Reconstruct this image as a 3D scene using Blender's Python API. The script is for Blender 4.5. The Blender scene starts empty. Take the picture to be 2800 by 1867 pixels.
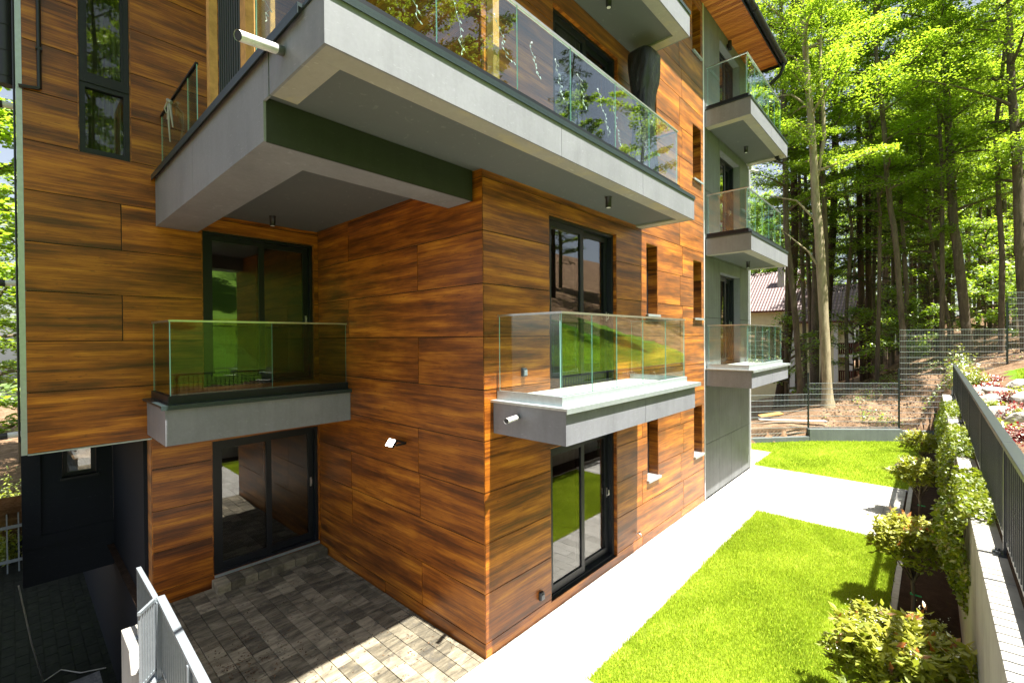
import bpy, math, random
import numpy as np
from mathutils import Vector, Matrix
rad = math.radians
R = random.Random(7)
S = bpy.context.scene
COL = S.collection
W0 = {}                                    # world location of every thing's base

# ------------------------------------------------------------------ mesh builder
class MB:
    def __init__(s):
        s.v = []; s.f = []; s.m = []; s.o = []; s.r = []; s.sm = []
        s.off = (0, 0); s.rnd = 0.5
    def face(s, pts, mi=0, smooth=False):
        n = len(s.v); s.v += [tuple(p) for p in pts]
        s.f.append(tuple(range(n, n + len(pts)))); s.m.append(mi); s.o.append(s.off); s.r.append(s.rnd); s.sm.append(smooth)
    def faces(s, vs, fs, mi=0, smooth=False):
        n = len(s.v); s.v += [tuple(p) for p in vs]
        for f in fs:
            s.f.append(tuple(n + i for i in f)); s.m.append(mi); s.o.append(s.off); s.r.append(s.rnd); s.sm.append(smooth)
    def box(s, x0, x1, y0, y1, z0, z1, mi=0, fm=None, skip=''):
        if x1 < x0: x0, x1 = x1, x0
        if y1 < y0: y0, y1 = y1, y0
        if z1 < z0: z0, z1 = z1, z0
        V = [(x0,y0,z0),(x1,y0,z0),(x1,y1,z0),(x0,y1,z0),(x0,y0,z1),(x1,y0,z1),(x1,y1,z1),(x0,y1,z1)]
        Fs = {'-z':(3,2,1,0),'+z':(4,5,6,7),'-y':(0,1,5,4),'+x':(1,2,6,5),'+y':(2,3,7,6),'-x':(3,0,4,7)}
        n = len(s.v); s.v += V
        for k, f in Fs.items():
            if k in skip.split(): continue
            s.f.append(tuple(n+i for i in f)); s.m.append((fm or {}).get(k, mi)); s.o.append(s.off); s.r.append(s.rnd); s.sm.append(False)
    def obox(s, c, ax, hx, hy, z0, z1, mi=0):
        """box turned about z: centre c (x,y), direction ax, half length hx along it, half width hy"""
        d = Vector((ax[0], ax[1])).normalized(); n = Vector((-d.y, d.x)); c = Vector(c[:2])
        P = [c - d*hx - n*hy, c + d*hx - n*hy, c + d*hx + n*hy, c - d*hx + n*hy]
        V = [(p.x, p.y, z0) for p in P] + [(p.x, p.y, z1) for p in P]
        s.faces(V, [(3,2,1,0),(4,5,6,7),(0,1,5,4),(1,2,6,5),(2,3,7,6),(3,0,4,7)], mi)
    def bar(s, a, b, w, h=None, mi=0):
        """square bar between two points"""
        a = Vector(a); b = Vector(b); h = h or w
        d = (b - a).normalized(); up = Vector((0,0,1)) if abs(d.z) < .9 else Vector((1,0,0))
        u = d.cross(up).normalized()*w/2; v = u.cross(d).normalized()*h/2
        V = [a-u-v, a+u-v, a+u+v, a-u+v, b-u-v, b+u-v, b+u+v, b-u+v]
        s.faces(V, [(3,2,1,0),(4,5,6,7),(0,1,5,4),(1,2,6,5),(2,3,7,6),(3,0,4,7)], mi)
    def tube(s, pts, rs, n=10, mi=0, caps=True, smooth=True, wob=0.0):
        pts = [Vector(p) for p in pts]
        if not hasattr(rs, '__len__'): rs = [rs]*len(pts)
        V = []; ref = None
        for i, p in enumerate(pts):
            d = (pts[min(i+1, len(pts)-1)] - pts[max(i-1, 0)])
            d = d.normalized() if d.length > 1e-9 else Vector((0,0,1))
            if ref is None:
                ref = Vector((1,0,0)) if abs(d.x) < .8 else Vector((0,1,0))
            u = (ref - d*ref.dot(d)).normalized(); ref = u; v = d.cross(u)
            for k in range(n):
                a = 2*math.pi*k/n
                q = rs[i]*(1 + wob*(R.random()-.5))
                V.append(p + (u*math.cos(a) + v*math.sin(a))*q)
        Fs = [(i*n+k, i*n+(k+1) % n, (i+1)*n+(k+1) % n, (i+1)*n+k) for i in range(len(pts)-1) for k in range(n)]
        s.faces(V, Fs, mi, smooth)
        if caps:
            s.faces(V[:n], [tuple(reversed(range(n)))], mi); s.faces(V[-n:], [tuple(range(n))], mi)
    def build(s, name, mats, parent=None, at=None, bevel=0, auto=False):
        base = Vector((0,0,0))
        if parent is not None: base = W0[parent.name]
        elif at is not None: base = Vector(at)
        me = bpy.data.meshes.new(name)
        v = np.array(s.v, dtype=np.float64).reshape(-1, 3) - np.array(base)
        me.from_pydata(v.tolist(), [], s.f)
        for m in (mats if isinstance(mats, (list, tuple)) else [mats]): me.materials.append(m)
        me.polygons.foreach_set('material_index', s.m)
        me.polygons.foreach_set('use_smooth', s.sm)
        uv = me.uv_layers.new(name='UVMap')
        V = s.v; buf = []
        for f, o in zip(s.f, s.o):
            a, b, c = (Vector(V[f[0]]), Vector(V[f[1]]), Vector(V[f[2]]))
            n = (b-a).cross(c-a); ax, ay, az = abs(n.x), abs(n.y), abs(n.z)
            for i in f:
                p = V[i]
                if az >= ax and az >= ay: q = (p[0], p[1])
                elif ax >= ay: q = (p[1], p[2])
                else: q = (p[0], p[2])
                buf += [q[0]+o[0], q[1]+o[1]]
        uv.data.foreach_set('uv', buf)
        at_ = me.attributes.new('rnd', 'FLOAT', 'FACE'); at_.data.foreach_set('value', s.r)
        me.validate(clean_customdata=False); me.update()
        ob = bpy.data.objects.new(name, me); COL.objects.link(ob)
        if parent is not None:
            ob.parent = parent; W0[ob.name] = base
        else:
            ob.location = base; W0[ob.name] = base
        if bevel:
            md = ob.modifiers.new('bevel', 'BEVEL'); md.width = bevel; md.segments = 2; md.limit_method = 'ANGLE'
        return ob

def np_mesh(name, verts, faces, rnd, mat, parent=None, at=None, smooth=False, uv=None):
    """fast mesh from numpy arrays, faces (n,3) or (n,4)"""
    base = np.array(W0[parent.name] if parent is not None else (at or (0,0,0)), dtype=np.float64)
    me = bpy.data.meshes.new(name)
    n, k = faces.shape
    me.vertices.add(len(verts)); me.loops.add(n*k); me.polygons.add(n)
    me.vertices.foreach_set('co', (verts - base).astype(np.float32).ravel())
    me.loops.foreach_set('vertex_index', faces.astype(np.int32).ravel())
    me.polygons.foreach_set('loop_start', np.arange(0, n*k, k, dtype=np.int32))
    me.polygons.foreach_set('loop_total', np.full(n, k, dtype=np.int32))
    if smooth: me.polygons.foreach_set('use_smooth', np.ones(n, dtype=bool))
    me.update(calc_edges=True)
    a = me.attributes.new('rnd', 'FLOAT', 'FACE'); a.data.foreach_set('value', rnd.astype(np.float32))
    me.materials.append(mat)
    ob = bpy.data.objects.new(name, me); COL.objects.link(ob)
    if parent is not None: ob.parent = parent
    else: ob.location = base
    W0[ob.name] = Vector(base)
    return ob

def tag(o, label=None, cat=None, group=None, kind=None):
    if label: o['label'] = label
    if cat: o['category'] = cat
    if group: o['group'] = group
    if kind: o['kind'] = kind
    return o
def thing(name, label, cat, loc=(0,0,0), group=None):
    o = bpy.data.objects.new(name, None); COL.objects.link(o)
    o.location = loc; o.empty_display_size = .2
    W0[o.name] = Vector(loc); tag(o, label, cat, group); return o
def kids(o): return [c for c in bpy.data.objects if c.parent == o]
def copy_tree(root, loc, rz=0, sc=1.0, label=None, group=None):
    r = root.copy(); COL.objects.link(r); r.location = loc; r.rotation_euler = (0,0,rz); r.scale = (sc,sc,sc)
    if label: r['label'] = label
    if group: r['group'] = group
    for ch in KIDS[root.name]:
        c = ch.copy(); COL.objects.link(c); c.parent = r
    return r
KIDS = {}

# ------------------------------------------------------------------ materials
class NT:
    def __init__(s, name):
        s.m = bpy.data.materials.new(name); s.m.use_nodes = True
        s.t = s.m.node_tree; s.t.nodes.clear()
        s.out = s.n('ShaderNodeOutputMaterial')
    def n(s, typ, **kw):
        nd = s.t.nodes.new(typ)
        for k, v in kw.items():
            if k.startswith('i_'):
                nd.inputs[k[2:].replace('_', ' ')].default_value = v
            else: setattr(nd, k, v)
        return nd
    def l(s, a, b): s.t.links.new(a, b)
    def uv(s): return s.n('ShaderNodeTexCoord').outputs['UV']
    def objco(s): return s.n('ShaderNodeNewGeometry').outputs['Position']
    def map(s, vec, scale, loc=(0,0,0)):
        m = s.n('ShaderNodeMapping'); m.inputs['Scale'].default_value = scale; m.inputs['Location'].default_value = loc
        s.l(vec, m.inputs['Vector']); return m.outputs[0]
    def noise(s, vec, scale=5, detail=4, rough=.55, dist=0.0):
        n = s.n('ShaderNodeTexNoise'); n.inputs['Scale'].default_value = scale; n.inputs['Detail'].default_value = detail
        n.inputs['Roughness'].default_value = rough; n.inputs['Distortion'].default_value = dist
        s.l(vec, n.inputs['Vector']); return n.outputs['Fac']
    def ramp(s, fac, stops, interp='LINEAR'):
        r = s.n('ShaderNodeValToRGB'); cr = r.color_ramp; cr.interpolation = interp
        while len(cr.elements) > 1: cr.elements.remove(cr.elements[0])
        for i, (p, c) in enumerate(stops):
            e = cr.elements[0] if i == 0 else cr.elements.new(p)
            e.position = p; e.color = (c[0], c[1], c[2], 1) if hasattr(c, '__len__') else (c, c, c, 1)
        s.l(fac, r.inputs[0]); return r.outputs[0]
    def mix(s, a, b, fac, mode='MIX'):
        m = s.n('ShaderNodeMix', data_type='RGBA', blend_type=mode)
        for v, sk in ((fac, m.inputs[0]), (a, m.inputs[6]), (b, m.inputs[7])):
            if hasattr(v, 'is_linked'): s.l(v, sk)
            elif hasattr(v, '__len__'): sk.default_value = (v[0], v[1], v[2], 1)
            else: sk.default_value = v
        return m.outputs[2]
    def math(s, op, a, b=0.0, clamp=False):
        m = s.n('ShaderNodeMath', operation=op, use_clamp=clamp)
        for v, sk in ((a, m.inputs[0]), (b, m.inputs[1])):
            if hasattr(v, 'is_linked'): s.l(v, sk)
            else: sk.default_value = v
        return m.outputs[0]
    def attr(s, name='rnd'): return s.n('ShaderNodeAttribute', attribute_name=name).outputs['Fac']
    def bump(s, h, strength=.3, dist=.01):
        b = s.n('ShaderNodeBump'); b.inputs['Strength'].default_value = strength; b.inputs['Distance'].default_value = dist
        s.l(h, b.inputs['Height']); return b.outputs[0]
    def pbr(s, col, rough=.6, spec=.5, metal=0, normal=None, **kw):
        p = s.n('ShaderNodeBsdfPrincipled')
        for v, k in ((col, 'Base Color'), (rough, 'Roughness'), (spec, 'Specular IOR Level'), (metal, 'Metallic')):
            if hasattr(v, 'is_linked'): s.l(v, p.inputs[k])
            elif hasattr(v, '__len__'): p.inputs[k].default_value = (v[0], v[1], v[2], 1)
            else: p.inputs[k].default_value = v
        for k, v in kw.items(): p.inputs[k.replace('_', ' ')].default_value = v
        if normal is not None: s.l(normal, p.inputs['Normal'])
        s.l(p.outputs[0], s.out.inputs[0]); return p

def mat_wood(name, dark=1.0):
    N = NT(name); uv = N.uv()
    band = N.noise(N.map(uv, (.52, 7.0, 1)), 1.0, 3, .5, .08)
    blot = N.noise(N.map(uv, (1.3, 2.6, 1), (5.2, 1.7, 0)), 1.0, 3, .6, .3)
    mid = N.noise(N.map(uv, (1.5, 38, 1), (3.1, 0, 0)), 1.0, 5, .66, .4)
    fine = N.noise(N.map(uv, (3.0, 130, 1)), 1.0, 3, .6, .2)
    fleck = N.noise(N.map(uv, (9, 60, 1), (9, 4, 0)), 1.0, 3, .6, 1.2)
    b = N.math('ADD', N.math('MULTIPLY', band, .48), N.math('MULTIPLY', mid, .32))
    b = N.math('ADD', b, N.math('MULTIPLY', blot, .20))
    b = N.math('ADD', b, N.math('MULTIPLY', N.math('SUBTRACT', fine, .5), .16))
    d = dark
    c = N.ramp(b, [(.37, (.066*d, .015*d, .0018*d)), (.435, (.145*d, .037*d, .0030*d)), (.50, (.285*d, .077*d, .0055*d)), (.555, (.44*d, .138*d, .0090*d)), (.63, (.64*d, .245*d, .019*d))])
    fl = N.ramp(fleck, [(.62, 0.0), (.70, 1.0)])
    c = N.mix(c, (.022, .006, .0015), N.math('MULTIPLY', fl, .6))
    tone = N.math('ADD', .86, N.math('MULTIPLY', N.attr(), .28))
    m = N.n('ShaderNodeVectorMath', operation='SCALE'); N.l(c, m.inputs[0]); N.l(tone, m.inputs['Scale'])
    # faint rubbed / dusty marks left by the installers
    dust = N.noise(N.objco(), 1.7, 5, .7, 1.2)
    ds = N.ramp(dust, [(.62, 0.0), (.75, 1.0)])
    c = N.mix(m.outputs[0], (.34, .18, .07), N.math('MULTIPLY', ds, .12))
    rough = N.math('ADD', .27, N.math('MULTIPLY', mid, .22))
    N.pbr(c, rough, .5, normal=N.bump(fine, .12, .002), Sheen_Weight=.30, Sheen_Roughness=.32, Sheen_Tint=(1, .78, .45, 1))
    return N.m

def mat_grey(name, col, var=.12, rough=.55, streak=True, spec=.4, stain=None):
    N = NT(name); p = N.objco()
    n1 = N.noise(p, 1.3, 5, .6, .3); n2 = N.noise(p, 28, 4, .6); n3 = N.noise(N.map(p, (9, 9, .8)), 1.0, 4, .65)
    s = N.math('ADD', N.math('MULTIPLY', n1, .5), N.math('MULTIPLY', n2, .2))
    s = N.math('ADD', s, N.math('MULTIPLY', n3, .3 if streak else 0.0))
    lo = [c*(1-var) for c in col]; hi = [c*(1+var) for c in col]
    c = N.ramp(s, [(.32, lo), (.5, col), (.68, hi)])
    scr = N.noise(N.map(p, (3, 3, 14)), 2.2, 2, .5, 2.5)
    c = N.mix(c, [min(1, x*1.6+.03) for x in col], N.math('MULTIPLY', N.ramp(scr, [(.66, 0.0), (.71, 1.0)]), .34))
    if stain:
        st = N.noise(p, 2.1, 5, .65, .6)
        c = N.mix(c, stain, N.math('MULTIPLY', N.ramp(st, [(.50, 0.0), (.66, 1.0)]), .6))
    N.pbr(c, rough, spec, normal=N.bump(n2, .08, .002)); return N.m

def mat_plain(name, col, rough=.5, metal=0, spec=.5, noise=.08, scale=20, bump=.0):
    N = NT(name); p = N.objco(); n = N.noise(p, scale, 4, .6)
    c = N.ramp(n, [(.3, [x*(1-noise) for x in col]), (.7, [x*(1+noise) for x in col])])
    nm = N.bump(n, bump, .01) if bump else None
    N.pbr(c, rough, spec, metal, nm); return N.m

def mat_glass(name, tint, boost=1.0, base=0.0, rough=0.0, refl=(1,1,1)):
    N = NT(name)
    ge = N.n('ShaderNodeNewGeometry'); dt = N.n('ShaderNodeVectorMath', operation='DOT_PRODUCT')
    N.l(ge.outputs['Incoming'], dt.inputs[0]); N.l(ge.outputs['Normal'], dt.inputs[1])
    k = N.math('SUBTRACT', 1.0, N.math('ABSOLUTE', dt.outputs['Value']), True)
    f = N.math('ADD', N.math('MULTIPLY', N.math('ADD', N.math('MULTIPLY', N.math('POWER', k, 5.0), .96), .04), boost), base, True)
    t = N.n('ShaderNodeBsdfTransparent'); t.inputs[0].default_value = (*tint, 1)
    g = N.n('ShaderNodeBsdfGlossy'); g.inputs['Roughness'].default_value = rough; g.inputs[0].default_value = (*refl, 1)
    m = N.n('ShaderNodeMixShader'); N.l(f, m.inputs[0]); N.l(t.outputs[0], m.inputs[1]); N.l(g.outputs[0], m.inputs[2])
    N.l(m.outputs[0], N.out.inputs[0]); return N.m

def mat_leaf(name, stops, trans=(.22, .40, .02), tw=.45, rough=.5, gloss=.25, objvar=.25):
    """thin leaf: diffuse + translucent + a little gloss; tone from a per-leaf value and per-tree value"""
    N = NT(name); r = N.attr()
    oi = N.n('ShaderNodeObjectInfo').outputs['Random']
    big = N.noise(N.objco(), .55, 3, .6)
    v = N.math('ADD', N.math('MULTIPLY', r, .55), N.math('MULTIPLY', N.math('SUBTRACT', big, .25), .7))
    v = N.math('ADD', v, N.math('MULTIPLY', N.math('SUBTRACT', oi, .5), objvar))
    c = N.ramp(v, stops)
    k = N.math('ADD', .55, N.math('MULTIPLY', v, .9))
    tc = N.n('ShaderNodeVectorMath', operation='SCALE'); tc.inputs[0].default_value = trans; N.l(k, tc.inputs['Scale'])
    d = N.n('ShaderNodeBsdfDiffuse'); N.l(c, d.inputs[0])
    t = N.n('ShaderNodeBsdfTranslucent'); N.l(tc.outputs[0], t.inputs[0])
    m = N.n('ShaderNodeMixShader'); m.inputs[0].default_value = tw; N.l(d.outputs[0], m.inputs[1]); N.l(t.outputs[0], m.inputs[2])
    g = N.n('ShaderNodeBsdfGlossy'); g.inputs['Roughness'].default_value = rough; g.inputs[0].default_value = (.9, .95, .8, 1)
    fr = N.n('ShaderNodeFresnel'); fr.inputs['IOR'].default_value = 1.4
    m2 = N.n('ShaderNodeMixShader'); N.l(N.math('MULTIPLY', fr.outputs[0], gloss, True), m2.inputs[0]); N.l(m.outputs[0], m2.inputs[1]); N.l(g.outputs[0], m2.inputs[2])
    N.l(m2.outputs[0], N.out.inputs[0]); return N.m

M = {}
M['wood'] = mat_wood('wood_grain_panel', .85)
M['gap'] = mat_plain('joint_black', (.006, .006, .006), .9)
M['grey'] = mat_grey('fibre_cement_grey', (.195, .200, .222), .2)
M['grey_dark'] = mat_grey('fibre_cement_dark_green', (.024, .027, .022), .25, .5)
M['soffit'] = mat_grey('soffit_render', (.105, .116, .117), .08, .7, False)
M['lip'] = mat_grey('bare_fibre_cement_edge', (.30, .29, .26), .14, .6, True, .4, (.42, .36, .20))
M['wallgrey'] = mat_grey('fibre_cement_wall', (.140, .148, .150), .35, .5)
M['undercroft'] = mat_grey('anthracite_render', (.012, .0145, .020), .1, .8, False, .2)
M['trim'] = mat_plain('white_aluminium_trim', (.62, .62, .64), .4, .0)
M['anth'] = mat_plain('anthracite_frame', (.009, .011, .015), .4, 0, .35)
M['capmetal'] = mat_plain('dark_coping_metal', (.028, .043, .045), .35, .3)
M['silver'] = mat_plain('pale_coping_metal', (.42, .47, .48), .35, .5)
M['steel'] = mat_plain('brushed_steel', (.58, .57, .54), .28, .9)
M['glass_rail'] = mat_glass('clear_railing_glass', (.86, .945, .92), 1.45, .02)
M['glass_tint'] = mat_glass('shaded_railing_glass', (.74, .80, .70), .6, .0)
M['glass_edge'] = mat_plain('glass_edge_teal', (.30, .58, .54), .15, 0, .6)
M['pane'] = mat_glass('window_pane', (.50, .51, .48), 1.5, .06)
M['pane_soft'] = mat_glass('curtained_window_pane', (.70, .72, .66), .9, .0)
M['white'] = mat_plain('white_plastic', (.72, .72, .70), .4)
M['tile'] = mat_plain('balcony_tile', (.55, .53, .49), .5, 0, .4, .06, 6)
M['black'] = mat_plain('black_plastic', (.012, .012, .013), .45)
M['interior'] = mat_plain('interior_paint', (.16, .15, .135), .8)
M['curtain'] = mat_plain('curtain_fabric', (.30, .29, .25), .9)
M['timber'] = mat_plain('pergola_timber', (.50, .27, .08), .6, 0, .3, .25, 9)
M['slatdark'] = mat_plain('dark_slat_panel', (.020, .030, .024), .45)

def mat_soffit_wood():
    N = NT('stained_soffit_boards'); p = N.objco()
    g = N.noise(N.map(p, (3, 40, 3)), 1, 4, .6, .3); a = N.attr()
    c = N.ramp(N.math('ADD', N.math('MULTIPLY', g, .6), N.math('MULTIPLY', a, .4)), [(.25, (.26, .065, .010)), (.55, (.50, .16, .025)), (.8, (.66, .27, .055))])
    N.pbr(c, .4, .4); return N.m
M['soffwood'] = mat_soffit_wood()

def mat_paver():
    N = NT('mottled_paver'); p = N.objco(); a = N.attr()
    n = N.noise(N.map(p, (10, 2.6, 5)), 1.0, 6, .68, .5); n2 = N.noise(p, 60, 4, .7)
    s = N.math('ADD', N.math('MULTIPLY', n, .80), N.math('MULTIPLY', a, .24))
    c = N.ramp(s, [(.30, (.050, .045, .035)), (.43, (.105, .091, .062)), (.56, (.20, .172, .12)), (.72, (.35, .305, .215))])
    c = N.mix(c, (.07, .065, .055), N.math('MULTIPLY', N.ramp(N.noise(p, 4.5, 7, .75, .5), [(.56, 0.0), (.60, 1.0)]), .55))
    c = N.mix(c, (.5, .48, .43), N.math('MULTIPLY', N.ramp(n2, [(.55, 0.0), (.75, 1.0)]), .18))
    N.pbr(c, .8, .3, normal=N.bump(n2, .35, .003)); return N.m
M['paver'] = mat_paver()

def mat_path():
    """pale concrete slabs of the sunlit path"""
    N = NT('pale_paving'); p = N.objco(); a = N.attr()
    n = N.noise(p, 2.3, 5, .65, .4); n2 = N.noise(p, 70, 4, .7)
    c = N.ramp(N.math('ADD', N.math('MULTIPLY', n, .6), N.math('MULTIPLY', a, .4)), [(.3, (.32, .31, .285)), (.7, (.43, .42, .39))])
    N.pbr(c, .8, .3, normal=N.bump(n2, .25, .002)); return N.m
M['path'] = mat_path()

def mat_ground(name, stops, scale=3, bump=.6):
    N = NT(name); p = N.objco()
    n = N.noise(p, scale, 8, .7, .4); b = N.noise(p, scale*9, 5, .75)
    c = N.ramp(N.math('ADD', N.math('MULTIPLY', n, .6), N.math('MULTIPLY', b, .4)), stops)
    N.pbr(c, .95, .1, normal=N.bump(b, bump, .05)); return N.m
M['soil'] = mat_ground('planting_soil', [(.3, (.020, .012, .008)), (.55, (.055, .034, .022)), (.75, (.11, .07, .05))], 6)
M['litter'] = mat_ground('forest_floor', [(.30, (.045, .028, .015)), (.46, (.13, .080, .045)), (.56, (.24, .155, .095)), (.70, (.38, .27, .18))], 1.6)
M['lawnsoil'] = mat_ground('lawn_thatch', [(.3, (.14, .20, .012)), (.6, (.25, .33, .02)), (.8, (.42, .40, .12))], 4)

def mat_slope():
    """brown leaf litter that turns to mown grass on the upper garden slope"""
    N = NT('garden_slope'); p = N.objco()
    n = N.noise(p, 1.6, 8, .7, .4); b = N.noise(p, 15, 5, .75)
    s = N.math('ADD', N.math('MULTIPLY', n, .6), N.math('MULTIPLY', b, .4))
    br = N.ramp(s, [(.30, (.045, .028, .015)), (.46, (.13, .080, .045)), (.56, (.24, .155, .095)), (.70, (.38, .27, .18))])
    gr = N.ramp(s, [(.3, (.06, .13, .01)), (.5, (.11, .22, .015)), (.7, (.17, .29, .03))])
    sep = N.n('ShaderNodeSeparateXYZ'); N.l(p, sep.inputs[0])
    wob = N.math('MULTIPLY', N.math('SUBTRACT', n, .5), 1.2)
    fx = N.math('GREATER_THAN', N.math('ADD', sep.outputs[0], wob), 1.75)
    fy = N.math('LESS_THAN', N.math('ADD', sep.outputs[1], N.math('MULTIPLY', wob, 2.0)), 22.6)
    N.pbr(N.mix(br, gr, N.math('MULTIPLY', fx, fy)), .95, .1, normal=N.bump(b, .6, .05)); return N.m
M['slope'] = mat_slope()

def mat_concrete():
    N = NT('board_marked_concrete'); p = N.objco()
    n = N.noise(p, 1.4, 6, .65, .3); st = N.noise(N.map(p, (5, 5, .35)), 1, 5, .7, .2); f = N.noise(p, 40, 4, .7)
    s = N.math('ADD', N.math('MULTIPLY', n, .5), N.math('MULTIPLY', st, .5))
    c = N.ramp(s, [(.3, (.22, .215, .19)), (.5, (.36, .35, .31)), (.7, (.46, .445, .40))])
    hole = N.ramp(N.noise(p, 17, 3, .6), [(.70, 0.0), (.74, 1.0)])
    c = N.mix(c, (.08, .08, .07), N.math('MULTIPLY', hole, .6))
    N.pbr(c, .85, .25, normal=N.bump(f, .3, .004)); return N.m
M['conc'] = mat_concrete()

M['concdark'] = mat_grey('dark_grey_concrete', (.105, .122, .118), .3, .85)  # darker grey concrete for the low fence wall
def mat_bark(name, a, b, lich, la=.62):
    N = NT(name); p = N.objco()
    n = N.noise(N.map(p, (7, 7, 1.4)), 1, 6, .7, .4); h = N.noise(N.map(p, (10, 10, 30)), 1, 4, .7, .8)
    c = N.ramp(n, [(.32, a), (.66, b)])
    l = N.ramp(h, [(la, 0.0), (la+.05, 1.0)])
    l2 = N.ramp(N.noise(p, .9, 3, .6), [(.42, 0.0), (.6, 1.0)])
    c = N.mix(c, lich, N.math('MULTIPLY', N.math('MULTIPLY', l, l2), .8))
    N.pbr(c, .9, .15, normal=N.bump(n, .7, .03)); return N.m
M['bark_pale'] = mat_bark('beech_bark_pale', (.20, .165, .10), (.40, .34, .22), (.55, .53, .46))
M['bark'] = mat_bark('beech_bark', (.068, .054, .037), (.165, .132, .092), (.36, .36, .31))
M['bark_dark'] = mat_bark('spruce_bark', (.030, .020, .013), (.085, .055, .036), (.16, .15, .13), .68)

M['leaf'] = mat_leaf('beech_leaf', [(.2, (.035, .09, .006)), (.5, (.080, .17, .012)), (.8, (.16, .26, .022))], (.44, .62, .035), .56)
M['needle'] = mat_leaf('spruce_needle', [(.2, (.008, .020, .006)), (.6, (.020, .045, .012)), (.9, (.045, .085, .02))], (.05, .09, .01), .2, .6, .1)
M['grass'] = mat_leaf('grass_blade', [(.12, (.17, .29, .014)), (.45, (.36, .49, .035)), (.75, (.52, .60, .09)), (.93, (.74, .70, .36))], (.54, .63, .05), .4, .5, .12, 0)
M['photinia'] = mat_leaf('photinia_leaf', [(.08, (.05, .09, .008)), (.32, (.16, .20, .012)), (.55, (.33, .33, .03)), (.8, (.46, .34, .06))], (.42, .46, .02), .35, .5, .10, 0)
M['redleaf'] = mat_leaf('photinia_new_leaf', [(.2, (.30, .10, .02)), (.6, (.45, .20, .05)), (.9, (.50, .30, .10))], (.45, .16, .04), .35, .3, .8, 0)
M['flower'] = mat_plain('cream_blossom', (.72, .72, .50), .8)
M['ivy'] = mat_leaf('ivy_leaf', [(.2, (.04, .08, .006)), (.45, (.13, .18, .012)), (.7, (.28, .31, .03)), (.95, (.38, .24, .05))], (.34, .42, .02), .4, .5, .2, 0)
M['heuchera'] = mat_leaf('red_heuchera_leaf', [(.15, (.06, .008, .02)), (.5, (.22, .018, .03)), (.85, (.42, .06, .06))], (.40, .03, .04), .3, .4, .5, .3)
M['limeleaf'] = mat_leaf('yellow_green_leaf', [(.2, (.14, .20, .01)), (.6, (.32, .38, .03)), (.9, (.5, .5, .06))], (.45, .5, .03), .35, .4, .4, 0)
M['rock'] = mat_ground('limestone', [(.3, (.32, .29, .24)), (.5, (.55, .52, .46)), (.7, (.68, .66, .60))], 4, .8)
M['fence'] = mat_plain('fence_anthracite', (.045, .055, .058), .4, .3)
M['fencewire'] = mat_plain('fence_wire', (.30, .34, .35), .3, .3)
M['railsteel'] = mat_plain('grey_rail_paint', (.22, .25, .27), .35, .2)
M['raildark'] = mat_plain('anthracite_rail_paint', (.045, .052, .058), .36, .2)
M['kerb'] = mat_plain('kerb_stone', (.46, .44, .40), .85, 0, .2, .12, 12, .2)
M['granite'] = mat_ground('washed_concrete', [(.3, (.05, .055, .06)), (.5, (.13, .135, .14)), (.7, (.30, .30, .30))], 14, .5)

# ------------------------------------------------------------------ rectangles with holes
def subtract(rect, holes):
    out = [rect]
    for (ha0, ha1, hb0, hb1) in holes:
        nxt = []
        for (a0, a1, b0, b1) in out:
            if ha1 <= a0 or ha0 >= a1 or hb1 <= b0 or hb0 >= b1: nxt.append((a0, a1, b0, b1)); continue
            if ha0 > a0: nxt.append((a0, ha0, b0, b1))
            if ha1 < a1: nxt.append((ha1, a1, b0, b1))
            m0, m1 = max(a0, ha0), min(a1, ha1)
            if hb0 > b0: nxt.append((m0, m1, b0, hb0))
            if hb1 < b1: nxt.append((m0, m1, hb1, b1))
        out = nxt
    return out
def slab(mb, axis, p0, p1, a0, a1, b0, b1, mi=0):
    if axis == 'x': mb.box(p0, p1, a0, a1, b0, b1, mi)
    else: mb.box(a0, a1, p0, p1, b0, b1, mi)
def panels(mb, axis, plane, sgn, a0, a1, zs, holes, joints, th=.012, gap=.011, mi=0):
    for i in range(len(zs)-1):
        cuts = [a0] + sorted(j for j in (joints(i) or []) if a0 < j < a1) + [a1]
        for k in range(len(cuts)-1):
            mb.off = (R.uniform(0, 40), R.uniform(0, 40)); mb.rnd = R.random()
            g0 = gap/2 if k else 0; g1 = gap/2 if k < len(cuts)-2 else 0
            for (pa, pb, qa, qb) in subtract((cuts[k]+g0, cuts[k+1]-g1, zs[i]+gap/2, zs[i+1]-gap/2), holes):
                slab(mb, axis, plane-sgn*th, plane, pa, pb, qa, qb, mi)
    mb.off = (0, 0); mb.rnd = .5
def backing(mb, axis, plane, sgn, a0, a1, z0, z1, holes, th=.25, mi=0):
    for (pa, pb, qa, qb) in subtract((a0, a1, z0, z1), holes):
        slab(mb, axis, plane-sgn*(.0125+th), plane-sgn*.0125, pa, pb, qa, qb, mi)
def lining_x(mb, plane, y0, y1, z0, z1, depth, zs, bottom=False, mi=0):
    """wood lining of an opening in a wall that faces +x"""
    t = .014
    cz = [z0] + [z for z in zs if z0 < z < z1] + [z1]
    for (ya, yb) in ((y1-t, y1-.001), (y0+.001, y0+t)):
        for k in range(len(cz)-1):
            mb.off = (R.uniform(0, 40), R.uniform(0, 40)); mb.rnd = R.random()*.7
            mb.box(plane-depth, plane-.003, ya, yb, cz[k]+.003, cz[k+1]-.003, mi)
    mb.off = (R.uniform(0, 40), R.uniform(0, 40))
    mb.box(plane-depth, plane-.003, y0+t+.001, y1-t-.001, z1-t, z1-.003, mi)
    if bottom: mb.box(plane-depth, plane-.003, y0+t+.001, y1-t-.001, z0+.003, z0+t, mi)
    mb.off = (0, 0); mb.rnd = .5

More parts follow.
